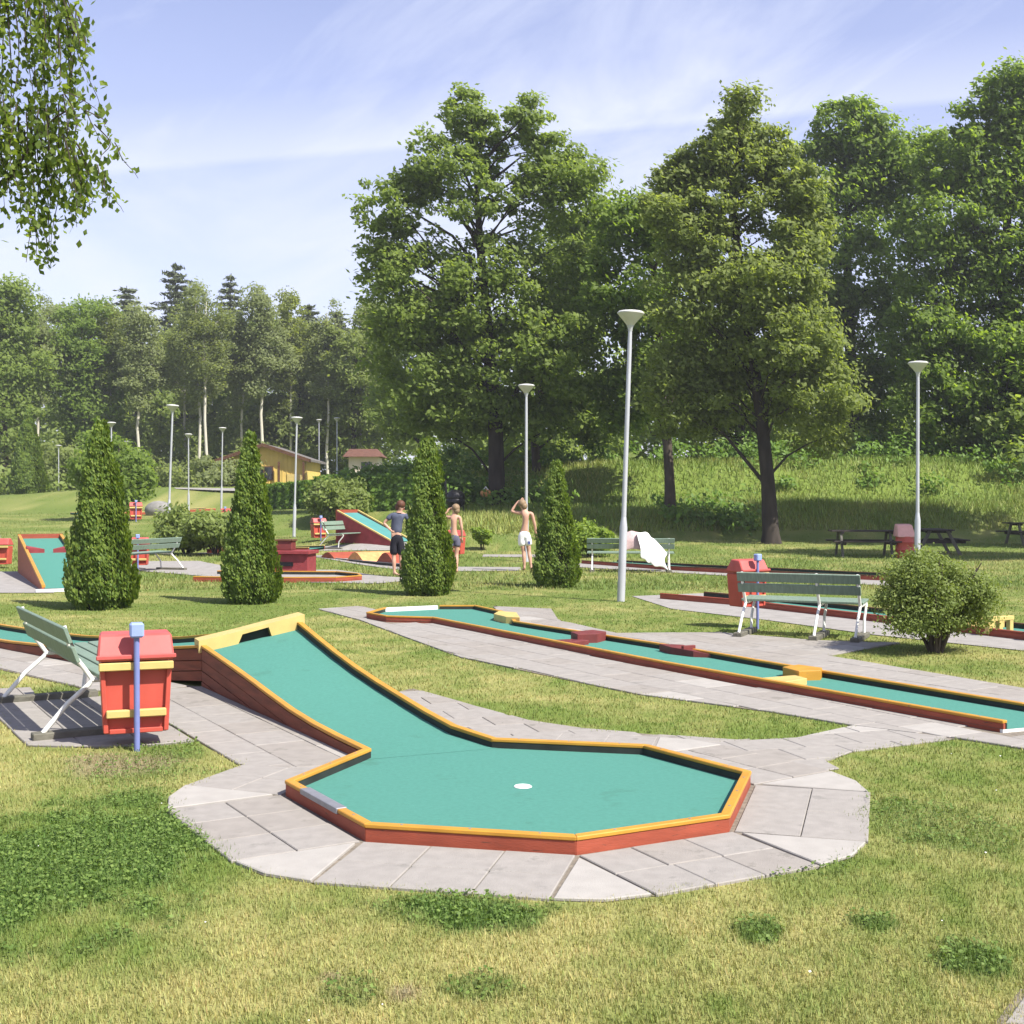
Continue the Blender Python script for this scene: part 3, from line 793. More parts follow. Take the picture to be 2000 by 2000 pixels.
# --- fourth lane further back
g4 = lane_root((4.6, 26.6), 'flat minigolf lane with dark brown edges in front of the towel bench')
edging(g4, [(1.75, 31.0, .10), (3.5, 28.25, .11), (4.85, 26.75, .12), (6.4, 25.2, .11), (7.7, 24.2, .11)], +1, m=('wood_brown', 'brown', 'dark'))
edging(g4, [(2.7, 31.2, .10), (4.4, 28.8, .11), (5.65, 27.35, .12), (7.2, 25.9, .11), (8.4, 24.9, .11)], -1, m=('wood_brown', 'brown', 'dark'))
strip_mesh([(1.75, 31.0), (3.5, 28.25), (4.85, 26.75), (6.4, 25.2), (7.7, 24.2)], [(2.7, 31.2), (4.4, 28.8), (5.65, 27.35), (7.2, 25.9), (8.4, 24.9)], [.05] * 5, [.05] * 5).build('felt', M['felt'], g4)

# --- straight ramp lanes (a wedge rising away from the player)
def ramp_lane(foot_c, head_c, width, height, label, felt='felt', wedges=False, side='brown', zfoot=.10):
    """foot_c low end, head_c high end centre points"""
    f, h = Vector(foot_c), Vector(head_c); t = (h - f).normalized(); s = Vector((-t.y, t.x)) * width / 2
    root = lane_root(foot_c, label)
    z0 = hgt(*foot_c); z1 = hgt(*head_c)
    for sg, nm in ((1, 1), (-1, -1)):
        a, b = f + s * sg, h + s * sg
        w = -s.normalized() * sg * .04
        MB().vprism([(a.x, a.y, z0 - .05), (b.x, b.y, z1 - .05), (b.x, b.y, z1 + height - .04), (a.x, a.y, z0 + zfoot - .04)], (w.x, w.y, 0)).build('side_board', M[side], root)
        MB().vprism([(a.x, a.y, z0 + zfoot - .04), (b.x, b.y, z1 + height - .04), (b.x, b.y, z1 + height), (a.x, a.y, z0 + zfoot)], (w.x * 1.5, w.y * 1.5, 0)).build('rail', M['pale_yellow' if felt == 'blue_felt' else 'yellow'], root)
    a, b = h + s, h - s
    MB().vprism([(a.x, a.y, z1 - .05), (b.x, b.y, z1 - .05), (b.x, b.y, z1 + height + .01), (a.x, a.y, z1 + height + .01)], (t.x * .05, t.y * .05, 0)).build('end_board', M['brown'], root)
    i = s * .95
    MB().add([(f.x + i.x, f.y + i.y, z0 + zfoot - .06), (f.x - i.x, f.y - i.y, z0 + zfoot - .06), (h.x - i.x, h.y - i.y, z1 + height - .09), (h.x + i.x, h.y + i.y, z1 + height - .09)], [(0, 1, 2, 3)]).build('felt', M[felt], root)
    if wedges:
        for sg in (1, -1):
            p = f.lerp(h, .66); zc = z0 + zfoot - .06 + (z1 - z0 + height - .03 - zfoot) * .66
            o = s * sg * .92; q = s * sg * .18
            up = t * .22
            MB().add([(p.x + o.x, p.y + o.y, zc), (p.x + q.x, p.y + q.y, zc), (p.x + o.x + up.x, p.y + o.y + up.y, zc + .04),
                      (p.x + o.x, p.y + o.y, zc + .11), (p.x + q.x, p.y + q.y, zc + .08), (p.x + o.x + up.x, p.y + o.y + up.y, zc + .15)],
                     [(0, 2, 1), (3, 4, 5), (0, 1, 4, 3), (1, 2, 5, 4), (2, 0, 3, 5)]).build('deflector', M['brick_red'], root)
    return root
ramp_lane((-7.87, 21.85), (-10.52, 27.4), .93, .85, 'steep teal minigolf ramp with red wedges left of the tallest arborvitae', wedges=True, zfoot=.11)
MB_w = MB().box((-7.8, 21.62, .03), (1.1, .12, .05), R(26)); sill = MB_w.build('ramp_sill', M['white'], None)
sill.name = 'doorstep_board'; tag(sill, 'white board lying across the foot of the left teal ramp', 'board')
r7 = ramp_lane((-3.35, 37.1), (-5.1, 38.2), 1.05, .95, 'small blue green minigolf ramp with dark red side behind the person in black shorts', felt='blue_felt', side='brick_red', zfoot=.12)
r9 = ramp_lane((-29.8, 65.0), (-33.5, 67.6), 1.5, 1.15, 'distant minigolf ramp with brown side at the far left edge', side='brown')

# --- lane with red box house
g6 = lane_root((-4.2, 24.6), 'short oval ended minigolf lane with orange rail in front of the red box house')
o6 = [(-6.3, 24.25, .11), (-4.6, 23.95, .11), (-3.45, 24.05, .11), (-3.0, 24.6, .11), (-3.15, 25.3, .11), (-3.7, 26.0, .11), (-6.3, 26.3, .11)]
edging(g6, o6, +1, m=('yellow', 'brown', 'dark'))
MB().add([(x, y, .035) for x, y, z in o6], [tuple(range(7))]).build('felt', M['path'], g6)
bx = tag(empty('obstacle_house', (-4.85, 27.0, 0)), 'dark red brick box with chimney and slot on a minigolf lane', 'obstacle')
MB().box((-4.85, 27.05, .20), (.92, .62, .46), R(-8)).build('base', M['brick_red'], bx, .008)
MB().box((-4.87, 27.03, .475), (1.06, .74, .075), R(-8)).build('roof_slab', M['brick_red'], bx, .008)
MB().box((-4.98, 27.05, .62), (.36, .30, .20), R(-8)).build('chimney', M['obst_brown'], bx, .008)
MB().box((-4.98, 27.05, .735), (.42, .36, .035), R(-8)).build('chimney_cap', M['wood_brown'], bx, .004)
MB().box((-4.94, 26.735, .22), (.36, .02, .09), R(-8)).build('slot', M['black'], bx)

# --- wavy lane
g8 = lane_root((-3.6, 31.2), 'long minigolf lane with three orange humps behind the red box house')
w8 = [(-5.4, 33.3), (-4.6, 32.2), (-3.7, 30.8), (-2.6, 29.3)]
edging(g8, [(x, y, .10) for x, y in w8], +1, m=('path', 'dark', 'dark'))
e8 = [(-4.6, 33.9), (-3.8, 32.8), (-2.9, 31.4), (-1.8, 29.9)]
edging(g8, [(x, y, .10) for x, y in e8], -1, m=('yellow', 'brown', 'dark'))
strip_mesh(w8, e8, [.04] * 4, [.04] * 4).build('felt', M['path'], g8)
for k, (f, hh) in enumerate(((.18, .20), (.5, .26), (.82, .30))):
    a = Vector(w8[0]).lerp(Vector(w8[-1]), f); b_ = Vector(e8[0]).lerp(Vector(e8[-1]), f); t = (Vector(w8[-1]) - Vector(w8[0])).normalized()
    vs = []; n_ = 9
    for p in (a, b_):
        for i in range(n_):
            q = p + t * (i / (n_ - 1) - .5) * 1.1; vs.append((q.x, q.y, .035 + hh * math.sin(math.pi * i / (n_ - 1)) ** 1.5))
    MB().add(vs, [(i, i + 1, n_ + i + 1, n_ + i) for i in range(n_ - 1)] + [tuple(range(n_)), tuple(range(2 * n_ - 1, n_ - 1, -1))]).build('hump', M['orange_cloth' if k == 1 else 'brown'], g8, smooth=True)

# --- far lanes going up the rise
def far_lane(pts, w, label):
    g = lane_root(pts[0], label)
    n_ = offset_path(pts, w)
    edging(g, [(x, y, hgt(x, y) + .14) for x, y in pts], +1, m=('pale_yellow', 'brown', 'dark'))
    edging(g, [(p.x, p.y, hgt(p.x, p.y) + .14) for p in n_], -1, m=('pale_yellow', 'brown', 'dark'))
    strip_mesh(pts, n_, [hgt(*p) + .07 for p in pts], [hgt(p.x, p.y) + .07 for p in n_]).build('felt', M['felt'], g)
far_lane([(-12.9, 50.0), (-14.6, 55.5), (-15.6, 61.5)], .95, 'distant minigolf lane with pale yellow rails climbing the rise behind the second arborvitae')
far_lane([(-23.5, 66.5), (-20.4, 69.5), (-17.6, 73.0)], .95, 'distant brown railed minigolf lane behind the tallest arborvitae')
far_lane([(-9.2, 37.0), (-7.8, 36.6), (-5.9, 35.6)], .8, 'low minigolf lane between the far left shrubs and the small blue green ramp')

# ------------------------------------------------------------------ lamps
def make_lamp():
    root = empty('street_lamp')
    H = 4.62
    MB().lathe([(.062, -.5), (.062, 1.18), (.050, 1.26), (.040, 1.34)], 14).build('base_sleeve', M['steel'], root, smooth=True)
    MB().lathe([(.039, 1.34), (.034, H - .55), (.030, H - .32)], 12).build('pole', M['steel'], root, smooth=True)
    MB().lathe([(.034, H - .33), (.040, H - .28), (.060, H - .235)], 14).build('collar', M['steel'], root, smooth=True)
    MB().lathe([(.060, H - .235), (.115, H - .165), (.180, H - .095), (.210, H - .055)], 20).build('lamp_bowl', M['lamp_glass'], root, smooth=True)
    MB().lathe([(.214, H - .056), (.216, H - .040), (.190, H - .018), (.10, H - .003), (.02, H)], 20).build('hood', M['lamp_white'], root, smooth=True)
    return root
LAMPS = [(1.73, 19.5, 0, -1.9, 'tallest grey street lamp standing right of centre at the end of the lane paving'),
 (0.37, 31.8, 0, 0, 'grey street lamp rising behind the boy in white shorts'),
 (8.78, 26.6, 0, 0, 'grey street lamp at right beside the red barrel and picnic tables'),
 (-11.9, 42.5, .31, -2.2, 'leaning street lamp just right of the tallest arborvitae'),
 (-18.0, 68.4, .72, 0, 'slim distant street lamp right of the leaning lamp'),
 (-16.3, 68.9, 1.1, -1.0, 'distant street lamp at the left corner of the yellow cottage'),
 (-8.2, 46.2, .14, -1.5, 'street lamp in front of the yellow cottage behind the red box house'),
 (-14.6, 93, 3.15, 0, 'distant street lamp at the right corner of the yellow cottage'),
 (-11.6, 81.5, 2.5, 0, 'distant street lamp in front of the small cream building'),
 (-29.7, 94.8, 1.6, 0, 'distant street lamp whose foot is hidden behind the tallest arborvitae'),
 (-34.3, 93, 1.2, 0, 'distant street lamp at far left beside the white birch trunk'),
 (-18.9, 58, .7, 0, 'street lamp whose head peeks out above the tallest arborvitae')]
lamp0 = make_lamp()
for i, (x, y, z, lean, lab) in enumerate(LAMPS):
    o = lamp0 if i == 0 else copy_tree(lamp0)
    o.location = (x, y, z); o.rotation_euler = (0, -R(lean), random.uniform(0, 6))
    o.rotation_euler = (0, R(-lean), 0)
    tag(o, lab, 'street lamp', 'street lamps along the course')

# ------------------------------------------------------------------ litter bins
def make_bin():
    root = empty('litter_bin')
    # local: +y away from the post side; post stands at y = -.03 in front of the body
    w0, w1 = .200, .222; z0, z1 = .10, .55
    b = MB()
    front = lambda s, z: None
    # tapered body shell with recessed front panel
    d = .26
    body = [(-w0, 0, z0), (w0, 0, z0), (w0, d, z0), (-w0, d, z0), (-w1, 0, z1), (w1, 0, z1), (w1, d + .03, z1), (-w1, d + .03, z1)]
    b.hexa(body); body_o = b.build('body', M['red'], root, .012)
    for s in (-1, 1):   # side flanges
        MB().hexa([(s * w0, -.030, z0 + .01), (s * (w0 - .03), -.030, z0 + .01), (s * (w0 - .03), -.001, z0 + .01), (s * w0, -.001, z0 + .01),
                   (s * w1, -.030, z1 - .02), (s * (w1 - .03), -.030, z1 - .02), (s * (w1 - .03), -.001, z1 - .02), (s * w1, -.001, z1 - .02)]).build('flange', M['red'], root, .004)
    MB().box((0, -.014, z0 + .018), (2 * w0 - .07, .026, .03)).build('bottom_lip', M['red'], root, .004)
    # sloped hood
    MB().hexa([(-.238, -.075, .575), (.238, -.075, .575), (.235, d + .05, .575), (-.235, d + .05, .575),
               (-.225, .02, .735), (.225, .02, .735), (.215, .20, .745), (-.215, .20, .745)]).build('lid', M['red_lid'], root, .012)
    MB().box((0, -.075, .60), (.492, .02, .03)).build('lid_lip', M['red_lid'], root, .006)
    MB().box((0, -.052, .540), (.46, .05, .052)).build('upper_bracket', M['pale_yellow'], root, .006)
    MB().box((0, -.046, .235), (.37, .04, .050)).build('lower_bracket', M['pale_yellow'], root, .006)
    MB().tube([(0, -.098, -.3), (0, -.098, .74)], .019, 10).build('post', M['blue'], root, smooth=True)
    MB().box((0, -.098, .775), (.088, .088, .095)).build('post_cap', M['pale_blue'], root, .012)
    MB().box((0, -.075, .13), (.03, .03, .045)).build('clip', M['white_metal'], root, .004)
    return root
bin0 = make_bin()
BINS = [(-2.43, 7.93, 0, 20, 1.0, 'large red litter bin on a blue post in the left foreground beside the bench'),
 (3.02, 15.4, .18, 30, .92, 'red litter bin on a blue post behind the left end of the right bench'),
 (-8.70, 28.6, 0, 10, 1.0, 'red litter bin beside the green bench right of the tallest arborvitae'),
 (-17.6, 57.5, None, 20, 1.25, 'faded red litter bin half hidden on the rise behind the tallest arborvitae'),
 (-12.0, 51.5, None, 0, .95, 'red litter bin peeking out behind the dark shrubs left of the second arborvitae'),
 (-6.15, 39.3, None, 30, .98, 'red litter bin left of the small blue green ramp'),
 (-1.55, 32.8, None, -20, 1.0, 'red litter bin half hidden behind the boy in grey trunks'),
 (-12.1, 29.0, None, 0, .95, 'red litter bin cut off by the left edge beyond the teal ramp')]
for i, (x, y, z, rz, sc, lab) in enumerate(BINS):
    o = bin0 if i == 0 else copy_tree(bin0)
    o.location = (x, y, hgt(x, y) if z is None else z); o.rotation_euler = (0, 0, R(rz)); o.scale = (sc, sc, sc)
    tag(o, lab, 'litter bin', 'red litter bins around the course')
br = tag(empty('barrel_bin', (11.0, 34.4, hgt(11.0, 34.4))), 'round red barrel with pale pink lid beside the picnic tables', 'litter bin')
MB().lathe([(.22, -.05), (.25, .05), (.255, .20), (.265, .22), (.255, .24), (.255, .42), (.265, .44), (.255, .46), (.25, .60)], 18, (11.0, 34.4, hgt(11.0, 34.4))).build('barrel', M['red'], br, smooth=True)
M['pink'] = mat('faded pink lid', (1.1, .6, .5), .6, .08, 6)
bz = hgt(11.0, 34.4)
MB().hexa([(10.74, 34.15, bz + .58), (11.24, 34.15, bz + .58), (11.24, 34.65, bz + .60), (10.74, 34.65, bz + .60), (10.78, 34.38, bz + .92), (11.2, 34.38, bz + .92), (11.2, 34.62, bz + .95), (10.78, 34.62, bz + .95)]).build('lid', M['pink'], br, .02)

# ------------------------------------------------------------------ benches
def make_bench(L=1.72, frames=(0, 1.0), over=.12):
    """local: long axis +y, faces +x; foot of the back legs at x=0"""
    root = empty('park_bench')
    ys = [f * L for f in frames]
    for y in ys:
        # folded tube: back foot - kink under seat - backrest, with a front foot and seat bearer
        MB().tube([(.0, y, .055), (.16, y, .24), (.30, y, .36), (.315, y, .395), (.27, y, .46), (.22, y, .53), (.17, y, .63), (.135, y, .76)], .017, 8).build('frame_tube', M['white_tube'], root, smooth=True)
        MB().tube([(.305, y, .385), (.50, y, .385), (.735, y, .405), (.755, y, .39), (.745, y, .36), (.62, y, .22), (.60, y, .055)], .017, 8).build('front_leg', M['white_tube'], root, smooth=True)
        MB().box((.32, y, .03), (.78, .10, .06)).build('ground_sill', M['grey_wood'], root, .006)
    y0, y1 = -over, L + over
    c = (y0 + y1) / 2; ln = y1 - y0
    for k in range(4):
        MB().box((.385 + .107 * k, c, .420 + .004 * k), (.092, ln, .028), M=Matrix.Rotation(R(-2), 4, 'Y')).build('seat_slat', M['green_slat'], root, .004)
    for z, x in ((.575, .218), (.705, .168)):
        MB().box((x - .030, c, z), (.026, ln, .112), M=Matrix.Rotation(R(-20), 4, 'Y')).build('back_slat', M['green_slat'], root, .004)
    for y in ys:
        MB().box((.182, y, .645), (.014, .05, .20), M=Matrix.Rotation(R(-20), 4, 'Y')).build('back_strap', M['dark_wood'], root)
    return root
bench0 = make_bench()
bench0.location = (-3.12, 8.16, 0); bench0.rotation_euler = (0, 0, R(30.5))
tag(bench0, 'green slatted bench with white tube frame in the left foreground beside the red bin', 'bench', 'slatted benches along the course')
b2 = make_bench(1.36, (0, .34, .98), .03)
b2.location = (3.86, 13.80, 0); b2.rotation_euler = (0, 0, R(65))     # seat on the far side
tag(b2, 'green slatted bench with three white tube frames at right in front of shrub', 'bench', 'slatted benches along the course')
b3 = copy_tree(bench0); b3.location = (3.5, 27.3, 0); b3.rotation_euler = (0, 0, R(85))
tag(b3, 'bench draped with pink and white towels behind the tallest lamp', 'bench', 'slatted benches along the course')
b4 = copy_tree(bench0); b4.location = (-7.55, 28.2, 0); b4.rotation_euler = (0, 0, R(160))
tag(b4, 'bench seen end on right of the tallest arborvitae next to the red bin', 'bench', 'slatted benches along the course')
b5 = copy_tree(bench0); b5.location = (-5.75, 36.5, hgt(-5.75, 36.5)); b5.rotation_euler = (0, 0, R(-20)); b5.scale = (1.1, .9, 1.1)
tag(b5, 'bench with pale frame between the far red bin and the small blue green ramp', 'bench', 'slatted benches along the course')
# towels over the far bench
def cloth(name, rows, mat_, label):
    """rows: list of rows of 3d points"""
    n_ = len(rows[0]); vs = [p for r in rows for p in r]
    fs = [(i * n_ + k, i * n_ + k + 1, (i + 1) * n_ + k + 1, (i + 1) * n_ + k) for i in range(len(rows) - 1) for k in range(n_ - 1)]
    b = MB().add(vs, fs); o = b.build(name, mat_, None, smooth=True)
    sm = o.modifiers.new('thick', 'SOLIDIFY'); sm.thickness = .03
    ss_ = o.modifiers.new('smooth', 'SUBSURF'); ss_.levels = 1; ss_.render_levels = 2
    return tag(o, label, 'towel', 'towels on the far bench')
def drape(x0, x1, y, hz, front, back, sag, seed):
    """over a backrest running along x"""
    r = random.Random(seed); rows = []
    prof = [(-.16, front), (-.13, front + .25), (-.07, hz - .08), (.02, hz + .03), (.12, hz - .06), (.17, back + .2), (.20, back)]
    for dy, z in prof:
        rows.append([(x0 + (x1 - x0) * k / 6 + r.uniform(-.02, .02), y + dy + r.uniform(-.025, .025), z + sag * math.sin(k / 6 * math.pi) + r.uniform(-.02, .02)) for k in range(7)])
    return rows
cloth('towel', drape(2.42, 2.92, 27.35, .86, .46, .5, .07, 1), M['towel_pink'], 'pale pink towel draped over the bench behind the tallest lamp')
tr_ = random.Random(5)
def slump():
    rows = []
    for j_, (dy, f) in enumerate(((-.22, .0), (-.20, .35), (-.16, .7), (-.08, .95), (.03, 1.0), (.13, .9), (.18, .5))):
        row = []
        for k in range(9):
            u = k / 8; top = .93 - .52 * u ** 2.2; low = .30 - .22 * u
            row.append((2.80 + .62 * u + .05 * math.sin(j_ * 1.7 + k) + tr_.uniform(-.02, .02), 27.28 + dy + tr_.uniform(-.03, .03), low + (top - low) * f + .035 * math.sin(k * 2.1 + j_) + tr_.uniform(-.015, .015)))
        rows.append(row)
    return rows
cloth('towel', slump(), M['towel_white'], 'white towel hanging down at the right end of the far bench')

# ------------------------------------------------------------------ picnic tables
def make_picnic():
    root = empty('picnic_table')
    for k in range(4):
        MB().box((0, -.30 + .20 * k, .74), (1.9, .185, .04)).build('table_board', M['dark_wood'], root, .004)
    for s in (-1, 1):
        for k in range(2):
            MB().box((0, s * (.62 + .14 * k), .45), (1.9, .13, .04)).build('seat_board', M['dark_wood'], root, .004)
    for x in (-.68, .68):
        for s in (-1, 1):
            MB().hexa([(x - .03, s * .62 - .05, 0), (x + .03, s * .62 - .05, 0), (x + .03, s * .62 + .05, 0), (x - .03, s * .62 + .05, 0),
                       (x - .03, s * .25 - .05, .72), (x + .03, s * .25 - .05, .72), (x + .03, s * .25 + .05, .72), (x - .03, s * .25 + .05, .72)]).build('leg', M['grey_wood'], root)
        MB().box((x + .05, 0, .40), (.05, 1.55, .10)).build('cross_beam', M['dark_wood'], root)
        MB().box((x + .05, 0, .69), (.05, .75, .07)).build('cross_beam', M['dark_wood'], root)
    return root
p0 = make_picnic()
for i, (x, y, rz, lab) in enumerate([(10.05, 35.1, -6, 'dark picnic table seen side on left of the red barrel under the trees'),
                                     (12.55, 36.6, 84, 'dark picnic table seen end on right of the red barrel and lamp'),
                                     (17.6, 41.4, 5, 'dark picnic table cut off by the right edge under the trees')]):
    o = p0 if i == 0 else copy_tree(p0)
    o.location = (x, y, hgt(x, y)); o.rotation_euler = (0, 0, R(rz)); tag(o, lab, 'picnic table', 'picnic tables under the trees')
p0.parent = None

# ------------------------------------------------------------------ foliage tools
LM = {}
LM['maple'] = leaf_mat('mid green leaves', (.145, .205, .044), (.245, .315, .074), trans=.58)
LM['oak'] = leaf_mat('olive green leaves', (.160, .205, .056), (.255, .305, .092), trans=.58)
LM['bright'] = leaf_mat('fresh green leaves', (.125, .192, .034), (.225, .310, .060), trans=.58)
LM['pale'] = leaf_mat('pale grey green leaves', (.185, .222, .095), (.275, .315, .135), trans=.58)
LM['dark'] = leaf_mat('understorey leaves', (.175, .235, .060), (.270, .340, .090), trans=.58)
LM['spruce'] = leaf_mat('dark spruce needles', (.085, .108, .062), (.145, .170, .090), trans=.2)
LM['thuja'] = leaf_mat('arborvitae sprays', (.062, .118, .018), (.195, .262, .042), trans=.4)
LM['birch'] = leaf_mat('birch leaves', (.078, .125, .026), (.205, .265, .048), trans=.55)
LM['shrub'] = leaf_mat('grey green shrub leaves', (.115, .160, .036), (.222, .275, .074), trans=.4)
LM['hedge'] = leaf_mat('clipped hedge leaves', (.080, .150, .025), (.160, .260, .042), trans=.35)
LM['bush'] = leaf_mat('yellow green bush leaves', (.11, .18, .02), (.23, .31, .04), trans=.4)
def unit(n, r=None):
    v = (r or rng).normal(size=(n, 3)); return v / np.linalg.norm(v, axis=1, keepdims=True)
def leaves(P, N, size, asp=.55, r=None, T=None):
    """diamond leaf faces centred at P with normals N; size per leaf (half length)"""
    r = r or rng; n = len(P)
    if T is None: T = unit(n, r)
    T = T - N * (T * N).sum(1, keepdims=True); T /= np.maximum(np.linalg.norm(T, axis=1, keepdims=True), 1e-5)
    B = np.cross(N, T); s = np.asarray(size).reshape(-1, 1) * np.ones((n, 1))
    V = np.stack([P - T * s, P + B * s * asp + T * s * .1, P + T * s, P - B * s * asp + T * s * .1], 1).reshape(-1, 3)
    return V, np.arange(4 * n).reshape(n, 4)
def crown(lobes, r, clump_r, per, leaf, up=.85, shell=.30, zsq=.62, out=.35, droop=0):
    """lobes: (cx, cy, cz, rx, ry, rz, n clumps) -> leaf vertices, faces and clump centres"""
    PP = []; NN = []; CC = []
    for lb in lobes:
        cx_, cy_, cz_, rx, ry, rz, n_ = lb[:7]; airy = len(lb) > 7 and lb[7]
        if airy: n_ = int(n_ * 2.1)
        d_ = unit(n_, r); rad = r.random((n_, 1)) ** shell
        C = d_ * rad * np.array([rx, ry, rz]) + np.array([cx_, cy_, cz_]); CC.append(C); stray = r.random((n_, int(per * (.46 if airy else 1)), 1)) < .16
        k = int(per * (.46 if airy else 1))
        cr = clump_r * (.62 if airy else 1) * r.uniform(.6, 1.25, (n_, 1, 1))
        dd = unit(n_ * k, r).reshape(n_, k, 3); q = r.random((n_, k, 1)) ** .42 * np.where(stray, 1.5, 1.0)
        P = C[:, None, :] + dd * q * cr * np.array([1, 1, zsq])
        if droop: P[..., 2] -= droop * (np.linalg.norm(P[..., :2] - C[:, None, :2], axis=-1)) ** 2
        N = unit(n_ * k, r).reshape(n_, k, 3) * .75 + dd * out + np.array([sdir.x, sdir.y, sdir.z]) * up   # leaves turn to the light
        PP.append(P.reshape(-1, 3)); NN.append(N.reshape(-1, 3))
    P = np.concatenate(PP); N = np.concatenate(NN); N /= np.linalg.norm(N, axis=1, keepdims=True)
    V, F_ = leaves(P, N, leaf * r.uniform(.65, 1.3, len(P)), r=r)
    return V, F_, np.concatenate(CC)
def limbs(mb, trunk, C, r, count, r0=.10, zmin=0):
    """curved branches from the trunk line to some clump centres"""
    tp = [Vector(p[:3]) for p in trunk]
    idx = r.permutation(len(C))[:count]
    for i in idx:
        c = Vector(C[i].tolist())
        # leave the trunk lower than the target
        zt = c.z - abs((c - Vector((tp[0].x, tp[0].y, c.z))).length) * .75
        zt = min(max(zt, tp[0].z + zmin), tp[-1].z)
        k = 0
        while k < len(tp) - 2 and tp[k + 1].z < zt: k += 1
        f = (zt - tp[k].z) / max(1e-3, tp[k + 1].z - tp[k].z); a = tp[k].lerp(tp[k + 1], min(1, max(0, f)))
        m1 = a.lerp(c, .35) + Vector((0, 0, .10 * (c - a).length)) + Vector(r.normal(0, .04, 3).tolist()) * (c - a).length
        m2 = a.lerp(c, .7) + Vector((0, 0, .06 * (c - a).length)) + Vector(r.normal(0, .05, 3).tolist()) * (c - a).length
        w = r0 * (.5 + .5 * r.random())
        mb.tube([a, m1, m2, c], [w, w * .7, w * .42, w * .15], 6)
def tree(name, label, cat, group, base, trunk, lobes, lm, bark, seed, clump_r=.75, per=110, leaf=.13, nl=26, r0=.10, zmin=1.5, **kw):
    """trunk: (x,y,z,r) world points; lobes world"""
    r = np.random.default_rng(seed)
    root = tag(empty(name, base), label, cat, group)
    V, F_, C = crown(lobes, r, clump_r, per, leaf, **kw)
    mb = MB(); mb.tube([t[:3] for t in trunk], [t[3] for t in trunk], 10)
    limbs(mb, trunk, C, r, nl, r0, zmin)
    mb.build('trunk', bark, root, smooth=True)
    np_mesh('crown', V, F_, LM[lm], root)
    return root

GT = 'trees along the grassy bank'
def far(L, k):      # the same crown k times further off and k times larger
    return [(l[0] * k, 1.6 + (l[1] - 1.6) * k, l[2] * k, l[3] * k, *l[4:]) for l in L]
def lob(Y, L, sy=.95, dens=1.0):   # (x, z, rx, rz, n)
    r = random.Random(len(L) + int(Y))
    return [(l[0], Y + r.uniform(-1.2, 1.2), l[1], l[2], max(l[2], l[3]) * sy, l[3], max(4, int(l[4] * dens)), *l[5:]) for l in L]
T1 = [(-5.3,13.7,1.2,1.4,15,1),(-4.3,12.3,1.3,1.3,20,1),(-5.7,12.3,.6,.9,6,1),(-3.43,15.56,1.0,1.5,24,1),(-4.2,14.6,.9,.9,14,1),(-1.9,17.6,.9,1.2,22,1),(-1.2,16.3,1.0,1.4,22,1),(-2.33,14.68,1.43,1.98,24,1),(0.65,16.9,1.0,1.1,18,1),(1.63,15.12,1.32,1.43,30,1),(1.3,15.6,1.0,.9,12),(2.4,14.3,1.35,1.5,32),(-0.13,13.14,1.54,1.8,20,1),(-5.5,11.3,.88,1.2,14,1),(-3.87,10.06,2.2,2.2,72),(-0.79,10.06,2.42,2.42,84),(2.0,11.0,1.76,2.42,60),(-3.65,7.42,2.42,2.2,76),(-0.57,6.98,2.64,2.2,76),(1.85,7.42,1.76,2.42,54),(-2.33,5.2,2.42,1.0,36),(0.75,5.0,1.98,1.0,30)]
tree('broadleaf_tree', 'tall broadleaf tree with an airy top at the centre behind the boys', 'tree', GT, (-.6, 51.2, 1.2),
     [(-.6, 51.2, .9, .50), (-.62, 51.2, 1.7, .36), (-.68, 51.1, 4.5, .31), (-.95, 51, 8, .26), (-1.3, 51, 12, .17), (-1.6, 51, 16.5, .05)], lob(51, T1), 'maple', M['bark_dark'], 11, clump_r=.72, per=105, leaf=.118, nl=64, r0=.085)
T2 = [(7.96,14.6,.80,1.05,30,1),(7.0,14.0,.8,.7,14,1),(8.9,14.0,.8,.7,14,1),(5.2,11.6,.8,.6,12,1),(10.5,11.8,.7,.6,10,1),(7.9,15.2,.5,.5,10),(6.75,13.6,.95,.8,26,1),(5.92,12.9,.8,.75,24,1),(5.7,12.8,.6,.5,12),(8.0,13.2,1.3,.8,24,1),(7.0,12.1,1.3,.95,26,1),(9.16,13.2,.9,.9,24,1),(9.9,12.2,.9,.8,20,1),(8.9,11.6,1.3,.9,18,1),(10.2,11.0,.9,.9,18,1),(6.3,11.4,1.3,.8,26,1),(6.75,10.41,1.67,1.11,52),(9.6,10.0,1.2,1.0,24),(8.42,8.74,2.23,1.3,74),(6.19,8.55,1.48,1.48,54),(7.12,6.51,2.04,1.48,72),(9.53,7.07,1.85,1.48,70),(5.82,5.4,1.3,1.11,30),(8.05,5.2,2.04,.9,40),(10.28,5.2,1.67,1.2,44),(11.02,3.95,.93,.7,14),(6.19,4.4,1.11,.6,14)]
tree('broadleaf_tree', 'olive green tree with open top and dark trunk at right of the tallest lamp', 'tree', GT, (9.1, 43.2, .0),
     [(9.12, 43.2, -.2, .46), (9.1, 43.2, .45, .31), (9.0, 43.2, 2.2, .25), (8.75, 43.1, 4.5, .22), (8.2, 43, 8, .17), (7.75, 43, 11.5, .12), (7.9, 43, 14.2, .04)], lob(43, T2), 'oak', M['bark_dark'], 12, clump_r=.62, per=105, leaf=.100, nl=60, r0=.075)
T3 = [(4.8,12.7,1.57,1.35,40),(6.37,13.15,1.57,1.12,36),(5.02,10.23,2.02,2.02,60),(6.37,7.54,2.24,2.24,70),(4.8,5.9,1.79,1.4,40)]
